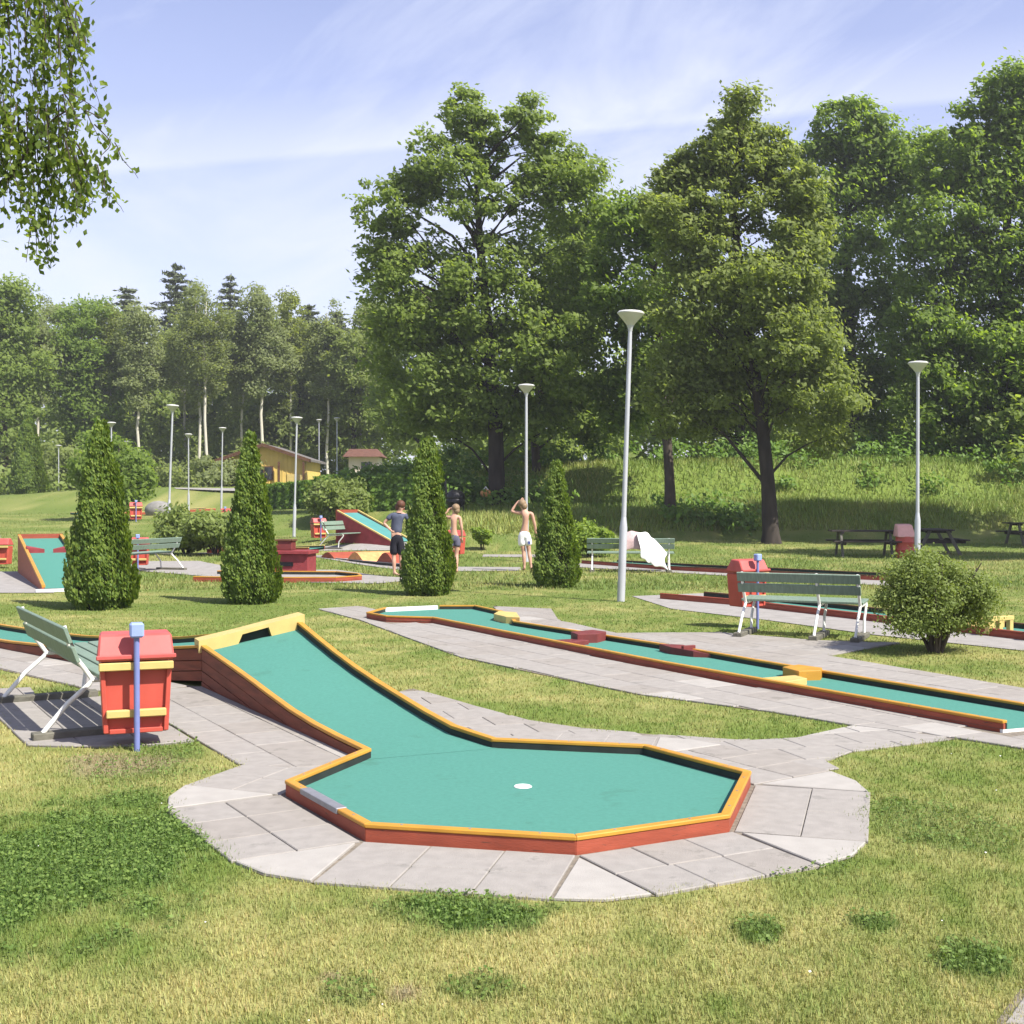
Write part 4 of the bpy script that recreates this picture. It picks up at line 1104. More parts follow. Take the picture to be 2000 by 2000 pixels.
tree('broadleaf_tree', 'tree with slim brown trunk on the bank just right of the tallest lamp', 'tree', GT, (6.15, 47.6, 1.1),
     [(6.15, 47.6, .7, .27), (6.1, 47.6, 2.5, .2), (6.0, 48.5, 6, .16), (5.6, 50, 12, .06)], lob(50, T3), 'bright', M['bark'], 13, clump_r=.75, per=105, leaf=.13, nl=20)
T5 = [(15.07,18.38,1.45,1.33,30,1),(13.86,17.42,1.09,.97,16,1),(16.52,17.17,1.69,1.45,44),(14.83,14.76,2.17,1.69,46),(17.49,15.72,1.93,1.69,48),(13.62,15.72,1.21,1.21,12,1),(15.6,16.3,1.3,1.2,16,1),(18.9,16.8,1.7,1.5,36),(13.2,13.6,1.3,1.2,20,1),(15.8,11.86,2.66,2.17,84),(13.86,9.93,1.93,1.93,42),(16.28,8.24,2.9,2.17,76),(15.31,5.5,2.66,1.8,54)]
tree('broadleaf_tree', 'tall broad tree behind the right street lamp', 'tree', GT, (18.4, 66.2, 3.8),
     [(18.4, 66.2, 3.2, .45), (18.3, 66.2, 7, .34), (18, 66, 14, .22), (17.9, 66, 20, .05)], lob(66, far(T5, 66 / 56)), 'bright', M['bark_dark'], 14, clump_r=.95, per=108, leaf=.15, nl=40, r0=.12)
T6 = [(20.14,17.88,1.29,1.29,48),(18.85,17.01,.97,.75,12,1),(17.77,15.51,1.73,1.29,30,1),(19.93,14.86,1.94,1.94,84),(17.56,12.27,2.16,1.94,80),(20.14,10.76,2.37,2.37,94),(17.34,8.6,2.16,1.94,74),(19.71,7.09,2.37,2.16,84),(17.12,5.58,1.94,1.51,44),(19.93,4.72,2.16,1.29,44),(22.2,16.2,1.8,2.0,60),(22.5,12.0,2.2,2.6,70),(22.3,7.5,2.2,2.4,60)]
tree('broadleaf_tree', 'huge leafy tree filling the right edge of the picture', 'tree', GT, (24.2, 60.2, 3.4),
     [(24.2, 60.2, 2.8, .52), (24.2, 60.2, 6, .40), (24.1, 60, 13, .26), (24.2, 60, 20, .05)], lob(60, far(T6, 1.2)), 'bright', M['bark_dark'], 15, clump_r=.92, per=104, leaf=.145, nl=40, r0=.12)
T4 = [(2.43,13.89,1.55,1.55,30),(3.99,14.4,1.04,1.29,24),(3.47,11.56,1.81,2.33,46),(2.43,7.93,2.07,2.59,56),(3.73,5.6,1.81,1.4,34)]
tree('broadleaf_tree', 'tree with pale bent trunk behind the rightmost arborvitae', 'tree', GT, (1.18, 57.0, 3.0),
     [(1.18, 57, 2.4, .22), (1.05, 57, 4.6, .19), (1.3, 57.2, 6.5, .17), (2.4, 58, 10, .12), (2.9, 59, 14, .05)], lob(58.5, T4), 'maple', M['bark'], 16, clump_r=.85, per=110, leaf=.145, nl=22)
T7 = [(23.2,16.6,3.4,2.8,100),(23.0,13.0,4.2,2.8,120),(24.5,18.5,2.5,2.0,50),(24.0,10.0,3.2,2.2,60),(22.6,9.6,2.6,2.0,50)]
tree('broadleaf_tree', 'leafy tree just outside the right edge shading the picnic tables', 'tree', GT, (23.4, 39.0, .1),
     [(23.4, 39, -.3, .45), (23.4, 39, 6, .33), (23.2, 39, 16, .1)], lob(39, T7), 'maple', M['bark_dark'], 17, clump_r=.95, per=62, leaf=.19, nl=24)
T10 = [(19.2,12.6,2.4,2.0,60),(18.8,10.2,2.8,2.0,70),(19.6,8.0,2.6,1.8,50),(17.6,8.2,1.6,1.5,30)]
tree('broadleaf_tree', 'second leafy tree just outside the right edge nearest the picnic tables', 'tree', GT, (19.2, 30.6, 0),
     [(19.2, 30.6, -.3, .38), (19.2, 30.6, 5, .28), (19.0, 30.6, 12.5, .08)], lob(30.6, T10), 'bright', M['bark_dark'], 20, clump_r=.9, per=60, leaf=.17, nl=20)
T8 = [(10.5,9.6,2.4,2.6,70),(11.8,6.8,2.3,1.9,60),(12.6,12.4,1.6,1.6,22),(9.6,6.4,1.9,1.6,44)]
tree('broadleaf_tree', 'dark leafy tree on the bank behind the olive green tree', 'tree', GT, (11.3, 61, 3.6),
     [(11.3, 61, 3.0, .3), (11.3, 61, 7, .22), (11.4, 61, 12, .07)], lob(61, T8), 'dark', M['bark_dark'], 18, clump_r=.9, per=100, leaf=.16, nl=22)
T9 = [(-4.9,10.2,2.0,2.6,60),(-3.9,7.0,2.2,2.0,56),(-5.7,6.6,1.9,1.8,44)]
tree('broadleaf_tree', 'rounded dark tree left of the tall centre tree above the hedge', 'tree', GT, (-5.8, 79, 3.0),
     [(-5.8, 79, 2.4, .3), (-5.8, 79, 7, .2), (-5.8, 79, 12, .06)], lob(79, far(T9, 1.2)), 'maple', M['bark'], 19, clump_r=.9, per=105, leaf=.16, nl=20)

# ---- the wood on the left
GW = 'trees of the wood on the left'
for i, (label, lm, Y, L, seed) in enumerate([
  ('bright green rounded tree in the wood above the tallest arborvitae', 'bright', 100, [(-34.77,15.61,2.2,3.02,56),(-35.2,12.16,2.8,3.02,60),(-34.33,9.14,2.59,2.59,50),(-34.6,6.2,2.4,1.8,30)], 31),
  ('broad green tree at the far left edge of the wood', 'maple', 95, [(-39.17,16.3,2.46,2.66,60),(-38.76,12.45,2.87,3.28,60),(-39.58,8.35,2.87,2.87,50)], 32),
  ('pale green tree closing the wood above the small cream building', 'oak', 104, [(-13.4,13.2,2.6,3.6,70),(-11.4,15.5,2.0,3.4,50),(-14.4,9.6,2.9,2.6,50),(-10.4,9.4,2.6,2.6,46)], 33),
  ('leafy round topped tree above the yellow cottage', 'maple', 112, [(-23.06,16.2,2.61,2.3,54),(-24.96,12.26,2.85,3.32,56),(-23,9,2.8,2.6,40)], 34),
  ('bushy tree above the right end of the yellow cottage', 'oak', 108, [(-18.6,14.6,2.5,2.3,54),(-18.8,11.0,3.2,3.2,64),(-16.2,9.0,2.4,2.6,44)], 35),
  ('slender pale tree behind the far left white birch', 'pale', 116, [(-41.84,18.2,2.9,2.42,34),(-42.2,13.6,2.9,3.38,50)], 36),
  ('dense green tree behind the pair of white birch trunks', 'oak', 118, [(-31.5,16.0,2.8,2.8,56),(-29.5,12.0,3.2,3.4,64),(-32.5,9.5,3.0,3.0,50)], 37)]):
    x0 = L[0][0]; z0 = hgt(x0, Y)
    tree('broadleaf_tree', label, 'tree', GW, (x0, Y, z0), [(x0, Y, z0 - .4, .3), (x0, Y, z0 + 4, .22), (x0 - .2, Y, L[0][1], .07)], lob(Y, L), lm, M['bark'], seed, clump_r=1.1, per=120, leaf=.165, nl=16)
# white stemmed birches: three builds, then copies
def birch_proto(seed, H, label, x, y):
    r = np.random.default_rng(seed); z0 = hgt(x, y)
    wob = r.normal(0, .12, 6)
    tr = [(x, y, z0 - .4, .15), (x + wob[0], y, z0 + H * .2, .125), (x + wob[1] * 1.5, y, z0 + H * .4, .11), (x + wob[2] * 2, y, z0 + H * .6, .105), (x + wob[3] * 2, y, z0 + H * .8, .08), (x + wob[4], y, z0 + H, .03)]
    L = [(x + r.normal(0, .4), y + r.normal(0, .5), z0 + H * f, w, w, H * .12, n_) for f, w, n_ in ((.56, .9, 5), (.63, 1.4, 13), (.70, 1.75, 24), (.80, 1.6, 24), (.90, 1.2, 18), (.97, .7, 8))]
    return tree('birch_tree', label, 'birch', 'white stemmed birches in the wood', (x, y, z0), tr, L, 'pale', M['birch_bark'], seed, clump_r=.85, per=120, leaf=.125, nl=18, r0=.06, zmin=5, droop=.25)
def X(px, Y): return (px - 1000) / 2400 * Y
BP = [birch_proto(41, 15.6, 'white birch with wavy trunk at the far left beside a distant lamp', -38.4, 99.5),
      birch_proto(42, 15.0, 'white birch right of the tallest arborvitae, left of the leaning lamp', -30.0, 99),
      birch_proto(43, 17.0, 'white birch, left one of the close pair beside the slim distant lamp', -25.6, 100.5)]
for k, x, y, sc, lab in ((0, -24.6, 98.6, 1.02, 'white birch, right one of the close pair left of the cottage'), (1, -20.6, 101.5, 1.08, 'white birch rising behind the left half of the yellow cottage'),
                         (2, -18.6, 103.5, .93, 'white birch rising behind the ridge of the yellow cottage'), (1, -42.8, 103, 1.0, 'white birch at the extreme left edge of the wood'), (0, -28.2, 106, 1.0, 'thin birch deep in the wood behind the leaning lamp'),
                         (2, -33.0, 101, .90, 'slim white birch just left of the white birch beside the tallest arborvitae'), (1, -22.6, 103, .98, 'slim white birch left of the yellow cottage roof'),
                         (0, -15.4, 103, .92, 'slim white birch above the right corner of the yellow cottage'), (2, -12.9, 105, .82, 'slim white birch behind the small cream building')):
    c = copy_tree(BP[k]); c.location = (x, y, hgt(x, y)); c.rotation_euler = (0, 0, random.uniform(0, 6)); c.scale = (sc, sc, sc)
    tag(c, lab)
# spruces: tiers of drooping sprays
def spruce(label, x, y, H, w, seed, lean=0):
    r = np.random.default_rng(seed); z0 = hgt(x, y)
    root = tag(empty('spruce_tree', (x, y, z0)), label, 'spruce', 'dark conifers above the wood')
    MB().tube([(x, y, z0 - .4), (x + lean * .5, y, z0 + H * .5), (x + lean, y, z0 + H)], [.32, .2, .03], 8).build('trunk', M['bark_dark'], root, smooth=True)
    P = []; N = []; T = []
    for t in np.linspace(.22, .985, 26):
        R_ = w * (1 - t) ** .62 * r.uniform(.7, 1.2) + .15; nb = max(6, int(16 * (1 - t) + 6)); z = z0 + H * t
        for a in r.uniform(0, 2 * math.pi, nb):
            L_ = R_ * r.uniform(.6, 1.15); m = int(20 + 16 * L_); s = r.random(m) ** .7
            dx, dy = math.cos(a), math.sin(a)
            P.append(np.stack([x + lean * t + dx * s * L_ + r.normal(0, .16, m) * (.4 + s), y + dy * s * L_ + r.normal(0, .16, m) * (.4 + s), z - .30 * L_ * s + .22 * L_ * s ** 2 - np.abs(r.normal(0, .16, m))], 1))
            T.append(np.stack([np.full(m, dx), np.full(m, dy), r.normal(-.3, .4, m)], 1)); N.append(unit(m, r) + np.array([0, 0, .8]))
    P = np.concatenate(P); N = np.concatenate(N); N /= np.linalg.norm(N, axis=1, keepdims=True); T = np.concatenate(T)
    V, F_ = leaves(P, N, .26 * r.uniform(.7, 1.3, len(P)), .35, r, T)
    np_mesh('crown', V, F_, LM['spruce'], root)
spruce('tall pointed spruce, highest of the dark conifers above the wood', -34.2, 125, 22.3, 6.4, 51)
spruce('narrow spruce just right of the highest conifer', -29.9, 127, 21.4, 4.2, 52, .9)
spruce('low broad spruce left of the highest conifer', -38.2, 122, 19.4, 6.0, 53)
spruce('dark conifer above the right end of the cottage', -18.2, 114, 15.8, 4.0, 54, -.6)
spruce('dark conifer whose tip shows beside the bushy tree over the cottage', -16.4, 116, 15.2, 3.8, 55)
# understorey of the wood, one mass nobody could count
def mass(name, boxes, lm, seed, clump_r, per, leaf):
    r = np.random.default_rng(seed); L = []
    for (x0, x1, y0, y1, h0, h1, n_) in boxes:
        for _ in range(n_):
            x, y = r.uniform(x0, x1), r.uniform(y0, y1); z = hgt(x, y) + r.uniform(h0, h1)
            L.append((x, y, z, .8, .8, .6, 1))
    V, F_, C = crown(L, r, clump_r, per, leaf)
    return tag(np_mesh(name, V, F_, LM[lm], None), kind='stuff')
mass('undergrowth', [(-62, -8, 104, 116, 0, 5.5, 330), (-62, -8, 112, 126, 2, 9.5, 300), (-44, -30, 92, 100, 0, 2.2, 90)], 'dark', 61, 1.5, 84, .22)
mass('undergrowth', [(-3.5, 34, 60, 68, 0, 1.6, 220), (-4, 40, 66, 80, .5, 7.0, 400), (22, 45, 54, 66, 0, 6, 120)], 'dark', 62, 1.25, 76, .19)
mass('far_wood', [(-90, 70, 128, 150, 0, 9, 420), (-120, -45, 100, 130, 0, 9, 160)], 'maple', 63, 2.2, 50, .5)
mass('young_growth', [(-50, -33, 93, 99, 0, 4.6, 170), (-34, -19, 97, 103, 0, 3.0, 120), (-36, -8, 103, 106, 1.5, 6.5, 150)], 'oak', 65, 1.2, 84, .18)
mass('bank_scrub', [(-8, -1.5, 53, 59, 0, 1.6, 120), (-3, 2, 50, 53, 0, .8, 50), (6, 9, 45, 48, 0, .4, 26), (1, 26, 57, 60, .1, .9, 90), (10, 30, 53, 58, 0, .25, 40)], 'hedge', 64, .7, 80, .12)

# ------------------------------------------------------------------ arborvitae
def thuja(label, x, y, H, w, seed, twin=False):
    r = np.random.default_rng(seed)
    root = tag(empty('arborvitae', (x, y, hgt(x, y))), label, 'arborvitae', 'conical arborvitae across the lawn')
    z0 = hgt(x, y)
    MB().tube([(x, y, z0 - .1), (x, y, z0 + H * .8)], [.05, .02], 6).build('trunk', M['bark'], root)
    def rad(t): return w / 2 * np.minimum(1, (t + .06) / .14) ** .5 * (1 - np.clip(t, 0, 1)) ** .76
    P = []; N = []; T = []; K_ = w / .95
    n_ = 520
    tt = r.random(n_) ** 1.35 * .97; aa = r.uniform(0, 2 * math.pi, n_)
    for t, a in zip(tt, aa):
        R_ = float(rad(np.array(t))) * (.90 + .16 * math.sin(a * 5 + t * 9) * r.random()) * r.uniform(.87, 1.0)
        m = 66; hgh = H * (.075 + .05 * r.random()); s = r.random(m)
        wd = K_ * (.052 * (1 - s * .75) + .012)
        rr = R_ - .03 + .05 * s + r.normal(0, .012, m)
        tw = a + r.normal(0, 1, m) * wd / max(R_, .08)
        px = x + np.cos(tw) * rr; py = y + np.sin(tw) * rr; pz = z0 + .03 + H * t * .955 + s * hgh - hgh * .3
        P.append(np.stack([px, py, np.maximum(pz, z0 + .01)], 1))
        o = np.array([math.cos(a), math.sin(a), 0])
        fan = r.uniform(-1.1, 1.1); q = np.array([math.cos(a + 1.57 * .8 + fan * .3), math.sin(a + 1.57 * .8 + fan * .3), 0])
        N.append(unit(m, r) * .55 + o * .55 + q * .6 + np.array([0, 0, .25])); T.append(np.stack([np.full(m, o[0] * .35), np.full(m, o[1] * .35), np.full(m, 1.)], 1) + unit(m, r) * .3)
    P = np.concatenate(P); N = np.concatenate(N); N /= np.linalg.norm(N, axis=1, keepdims=True); T = np.concatenate(T)
    if twin: P[:, 0] += np.where(P[:, 2] > z0 + H * .72, np.where(r.random(len(P)) < .5, -.05, .06), 0)
    V, F_ = leaves(P, N, .024 * K_ * r.uniform(.6, 1.35, len(P)), .5, r, T)
    np_mesh('crown', V, F_, LM['thuja'], root)
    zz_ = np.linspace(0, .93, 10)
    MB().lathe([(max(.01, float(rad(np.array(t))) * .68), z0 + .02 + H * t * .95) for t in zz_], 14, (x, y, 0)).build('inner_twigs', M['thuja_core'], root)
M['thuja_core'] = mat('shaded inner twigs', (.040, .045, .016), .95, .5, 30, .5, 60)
thuja('largest conical arborvitae at left in front of the teal ramp', -6.11, 18.26, 2.80, 1.24, 71)
thuja('conical arborvitae left of the red box house', -4.09, 19.2, 2.66, 1.08, 72)
thuja('conical arborvitae between the person in black shorts and the boy in grey trunks', -1.44, 20.9, 2.66, 1.10, 73, True)
thuja('smallest conical arborvitae just right of the boy in white shorts', .82, 22.7, 2.38, 1.03, 74)
thuja('distant brownish arborvitae at the left edge below the wood', -31.5, 80, 5.4, 2.9, 75)

# ------------------------------------------------------------------ shrubs and hedges
def shrub(name, label, x, y, H, w, lm, seed, n_=60, per=60, leaf=.05, stems=8, base=.25, group=None, cr=.12):
    r = np.random.default_rng(seed); z0 = hgt(x, y)
    root = tag(empty(name, (x, y, z0)), label, 'shrub', group)
    mb = MB(); L = []
    for k in range(stems):
        a = r.uniform(0, 6.28); e = r.uniform(.25, .95) * w / 2
        tip = Vector((x + math.cos(a) * e, y + math.sin(a) * e, z0 + H * r.uniform(.62, .92)))
        b0 = Vector((x + math.cos(a) * .04, y + math.sin(a) * .04, z0 - .03)); m1 = b0.lerp(tip, .5) + Vector((0, 0, .1 * H))
        mb.tube([b0, m1, tip], [.022 * H, .015 * H, .005 * H], 5)
    mb.build('stems', M['bark'], root)
    c = z0 + H * (base + (1 - base) / 2); hz = H * (1 - base) / 2
    tufts = [(x + math.cos(a_) * w * .36, y + math.sin(a_) * w * .36, c + hz * r.uniform(-.55, .75), w * r.uniform(.12, .24), w * .2, hz * r.uniform(.2, .45), max(5, n_ // 7)) for a_ in r.uniform(0, 6.28, 9)]
    V, F_, C = crown(tufts + [(x, y, c, w * .42, w * .42, hz * .85, n_ * 2 // 3), (x - w * .2, y, c + hz * .2, w * .3, w * .3, hz * .85, n_ // 3), (x + w * .22, y, c - hz * .1, w * .3, w * .3, hz * .8, n_ // 3)], r, cr, per, leaf, up=.4, out=.8, shell=.36)
    V[:, 2] = np.maximum(V[:, 2], z0 + .01)
    np_mesh('foliage', V, F_, LM[lm], root)
    return root
shrub('round_shrub', 'round grey green shrub on a bundle of stems in front of the right bench end', 4.47, 12.95, 1.06, 1.14, 'shrub', 81, 105, 150, .018, 20, .12, cr=.20)
GS = 'shrubs scattered on the lawn'
shrub('low_shrub', 'bushy low shrub right of the leaning lamp foot', -9.6, 36.2, 1.35, 1.7, 'shrub', 82, 60, 70, .07, 8, .1, GS, .3)
shrub('low_shrub', 'grey green low shrub left of the second arborvitae', -8.4, 35.0, 1.25, 1.9, 'shrub', 83, 60, 70, .07, 8, .1, GS, .3)
shrub('low_shrub', 'tiny young shrub on the lawn between the two boys', -.87, 36.0, .62, .55, 'bush', 84, 22, 40, .05, 5, .25, GS, .12)
shrub('low_shrub', 'yellow green bush left of the towel bench', 2.15, 33.6, .95, 1.1, 'bush', 85, 40, 60, .06, 6, .05, GS, .22)
shrub('low_shrub', 'loose pale shrub in front of the clipped hedge', -7.2, 50.5, 1.7, 2.6, 'shrub', 86, 60, 70, .09, 8, .05, GS, .4)
shrub('low_shrub', 'silvery shrub left of the yellow cottage', -19.5, 84, 1.8, 4.0, 'pale', 87, 60, 60, .16, 6, .05, GS, .6)
shrub('low_shrub', 'bushy bright shrub left of the tallest arborvitae', -19.4, 60.0, 4.2, 3.4, 'bright', 88, 80, 70, .13, 8, .05, GS, .6)
shrub('low_shrub', 'rounded ornamental bush against the yellow cottage wall', -17.1, 86.6, 2.2, 1.9, 'oak', 89, 50, 60, .12, 6, .1, GS, .4)
def hedge(label, pts, w, h, seed, n_):
    r = np.random.default_rng(seed); root = tag(empty('clipped_hedge', (pts[0][0], pts[0][1], hgt(*pts[0]))), label, 'hedge', 'clipped hedges below the cottage')
    P = []; N = []
    for (a, b) in zip(pts[:-1], pts[1:]):
        a, b = np.array(a), np.array(b); t = (b - a) / np.linalg.norm(b - a); s = np.array([-t[1], t[0]])
        m = n_; u = r.random(m); side = r.integers(0, 3, m)
        v = np.where(side == 0, -1, np.where(side == 1, 1, r.uniform(-1, 1, m))); q = np.where(side == 2, 1, r.random(m))
        bul = 1 + .12 * np.sin(u * 21 + seed)
        xy = a + (b - a) * u[:, None] + s * (v * w / 2 * bul * (1 - .12 * q))[:, None]
        z = hgt_np(xy[:, 0], xy[:, 1]) + q * h * (1 + .05 * np.sin(u * 17))
        P.append(np.stack([xy[:, 0], xy[:, 1], z], 1) + r.normal(0, .06, (m, 3)))
        N.append(unit(m, r) * .7 + np.stack([s[0] * v * (side < 2), s[1] * v * (side < 2), (side == 2) * 1.], 1))
        c = MB()
    P = np.concatenate(P); N = np.concatenate(N); N /= np.linalg.norm(N, axis=1, keepdims=True)
    V, F_ = leaves(P, N, .11 * r.uniform(.7, 1.3, len(P)), .6, r); np_mesh('foliage', V, F_, LM['hedge'], root)
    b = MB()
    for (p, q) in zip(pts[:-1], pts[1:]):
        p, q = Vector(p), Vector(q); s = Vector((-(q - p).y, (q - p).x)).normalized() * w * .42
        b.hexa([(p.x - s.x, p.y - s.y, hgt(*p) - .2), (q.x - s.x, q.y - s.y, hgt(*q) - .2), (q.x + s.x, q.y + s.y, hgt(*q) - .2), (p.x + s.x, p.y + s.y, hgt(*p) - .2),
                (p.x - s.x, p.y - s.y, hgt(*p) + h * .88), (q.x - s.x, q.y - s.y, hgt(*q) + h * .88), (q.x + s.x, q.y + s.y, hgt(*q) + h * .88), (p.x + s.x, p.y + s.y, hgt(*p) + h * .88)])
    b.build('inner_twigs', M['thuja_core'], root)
hedge('clipped hedge sloping below the yellow cottage', [(-12.9, 66), (-11.5, 65), (-10.1, 64)], 1.6, 1.3, 91, 4200)
hedge('long clipped hedge left of the tall centre tree, upper of two', [(-9.8, 63), (-7.5, 62), (-5.2, 61)], 1.8, 1.5, 92, 5200)
hedge('dark clipped hedge behind the person in black shorts, lower of two', [(-6.9, 52.5), (-5.2, 52), (-3.6, 51.5)], 1.2, 1.35, 93, 4200)

# ------------------------------------------------------------------ cottage and cream building
def cottage():
    x, y = -17.2, 88.5; z = 2.55
    root = tag(empty('yellow_cottage', (x, y, z)), 'small yellow cottage with a shallow gable roof below the wood', 'cottage')
    w, d, e, rg = 2.9, 3.2, 1.95, 2.95
    MB().vprism([(x - w, y - d, z - 1), (x + w, y - d, z - 1), (x + w, y - d, z + e), (x, y - d, z + rg - .12), (x - w, y - d, z + e)], (0, 2 * d, 0)).build('wall', M['house_yellow'], root)
    for i in range(19):    # cover boards on the gable
        bx_ = x - w + .15 + i * .31; top = z + e + (1 - abs(bx_ - x) / w) * (rg - .2 - e)
        MB().box((bx_, y - d - .015, (z - .6 + top) / 2), (.06, .03, top - z + .6)).build('board', M['house_yellow'], root)
    for s in (-1, 1):
        MB().hexa([(x, y - d - .5, z + rg - .08), (x + s * (w + .4), y - d - .5, z + e - .20), (x + s * (w + .4), y + d + .4, z + e - .20), (x, y + d + .4, z + rg - .08),
                   (x, y - d - .5, z + rg + .06), (x + s * (w + .4), y - d - .5, z + e - .06), (x + s * (w + .4), y + d + .4, z + e - .06), (x, y + d + .4, z + rg + .06)]).build('roof', M['roof_grey'], root)
        MB().hexa([(x, y - d - .53, z + rg - .16), (x + s * (w + .42), y - d - .53, z + e - .28), (x + s * (w + .42), y - d - .50, z + e - .28), (x, y - d - .50, z + rg - .16),
                   (x, y - d - .53, z + rg + .08), (x + s * (w + .42), y - d - .53, z + e - .04), (x + s * (w + .42), y - d - .50, z + e - .04), (x, y - d - .50, z + rg + .08)]).build('verge_board', M['wood_brown'], root)
    MB().box((x - .3, y - d - .025, z + .95), (1.9, .05, 1.0)).build('window', M['wood_brown'], root)
    for k in range(3): MB().box((x - .9 + k * .6, y - d - .055, z + .95), (.5, .02, .85)).build('pane', M['glass_dark'], root)
    for xx in (-w + .1, -1.35, 1.1, w - .1): MB().box((x + xx, y - d - .42, z + .45), (.13, .13, 2.6)).build('porch_post', M['wood_brown'], root)
    MB().box((x + 2.2, y - d - .04, z + .25), (1.2, .06, 1.3)).build('door', M['pale_yellow'], root)
cottage()
def cream_building():
    x, y = -11.2, 94.0; z = hgt(x, y)
    root = tag(empty('cream_building', (x, y, z)), 'small cream building with a low brown tiled roof right of the yellow cottage', 'building')
    z = 4.0
    MB().box((x, y, z - 1), (2.2, 3, 4.0)).build('wall', M['cream'], root)
    MB().hexa([(x - 1.5, y - 2, z + .9), (x + 1.5, y - 2, z + .9), (x + 1.5, y + 2, z + .9), (x - 1.5, y + 2, z + .9), (x - 1.2, y - .2, z + 1.55), (x + .9, y - .2, z + 1.55), (x + .9, y + .2, z + 1.55), (x - 1.2, y + .2, z + 1.55)]).build('roof', M['roof_brown'], root)
    MB().box((x + .2, y - 1.51, z + .2), (.7, .04, .6)).build('window', M['glass_dark'], root)
cream_building()
# pale boulder and low rail on the far lawn
b = MB().ball((-18.4, 64.0, hgt(-18.4, 64) + .25), (.75, .5, .5)); o = b.build('boulder', M['stone'], None, smooth=True)
tag(o, 'pale grey boulder on the far lawn beside the leaning lamp', 'boulder')
# black kettle barbecue and cloth near the tall tree
kb = tag(empty('kettle_grill', (-2.16, 47.0, hgt(-2.16, 47))), 'black round kettle barbecue behind the boy in grey trunks', 'barbecue')
kx, ky, kz = -2.16, 47.0, hgt(-2.16, 47)
MB().ball((kx, ky, kz + .60), (.38, .38, .26)).build('bowl', M['black'], kb, smooth=True)
MB().ball((kx, ky, kz + .76), (.37, .37, .30)).build('lid', M['black'], kb, smooth=True)
for k in range(3):
    a = k * 2.09 + .4; MB().tube([(kx + .3 * math.cos(a), ky + .22 * math.sin(a), kz + .5), (kx + .4 * math.cos(a), ky + .4 * math.sin(a), kz - .05)], .03, 6).build('leg', M['black'], kb)
MB().tube([(kx - .33, ky, kz + .7), (kx - .40, ky, kz + 1.4)], .05, 6).build('chimney_pipe', M['black'], kb)
cl = MB().ball((-1.08, 50.6, hgt(-1.08, 50.6) + .62), (.24, .2, .17), 10, 6); o = cl.build('beach_bag', M['orange_cloth'], None, smooth=True)
MB().tube([(-1.2, 50.6, hgt(-1.08, 50.6) + .72), (-1.08, 50.6, hgt(-1.08, 50.6) + .9), (-.96, 50.6, hgt(-1.08, 50.6) + .72)], .03, 6).build('strap', M['white'], o)
for v in o.data.vertices: v.co.z = v.co.z
tag(o, 'orange and white bag beside the trunk of the tall centre tree', 'bag')

# ------------------------------------------------------------------ hanging birch at the left edge
STR = [(-4.35, 6.01, -4.35, 4.09), (-4.3, 6.01, -4.24, 4.17), (-4.2, 6.01, -4.27, 4.44), (-4.16, 6.01, -4.1, 4.57), (-4.07, 6.01, -4.07, 4.83), (-4.0, 6.01, -3.98, 5.13), (-3.94, 6.01, -3.97, 5.31), (-3.89, 5.97, -3.83, 5.49), (-4.2, 5.0, -4.17, 4.04), (-4.11, 5.0, -4.06, 3.6), (-4.03, 4.96, -3.99, 3.82), (-4.1, 4.87, -4.11, 3.91), (-3.96, 5.0, -3.92, 4.13), (-4.05, 6.01, -4.0, 4.94), (-3.87, 5.99, -3.78, 5.62), (-3.83, 5.92, -3.72, 5.35), (-3.81, 5.84, -3.68, 5.0), (-3.85, 5.7, -3.82, 4.92), (-3.76, 5.44, -3.75, 4.96), (-3.86, 5.62, -3.87, 5.18), (-3.64, 5.62, -3.57, 5.33), (-3.72, 4.98, -3.43, 4.81), (-3.74, 4.98, -3.61, 4.7), (-3.76, 5.0, -3.72, 4.44), (-3.81, 4.96, -3.82, 4.35), (-3.85, 4.79, -3.72, 3.95), (-3.78, 4.65, -3.65, 4.0), (-3.72, 4.57, -3.6, 4.04), (-3.68, 4.61, -3.58, 4.17), (-3.89, 4.83, -3.86, 4.44), (-3.52, 4.44, -3.43, 4.11), (-3.57, 4.79, -3.41, 4.48), (-4.29, 4.96, -4.27, 4.13), (-4.35, 4.83, -4.33, 4.13), (-4.22, 4.79, -4.2, 4.3), (-3.98, 4.83, -3.94, 4.17), (-4.13, 4.04, -4.03, 3.63)]
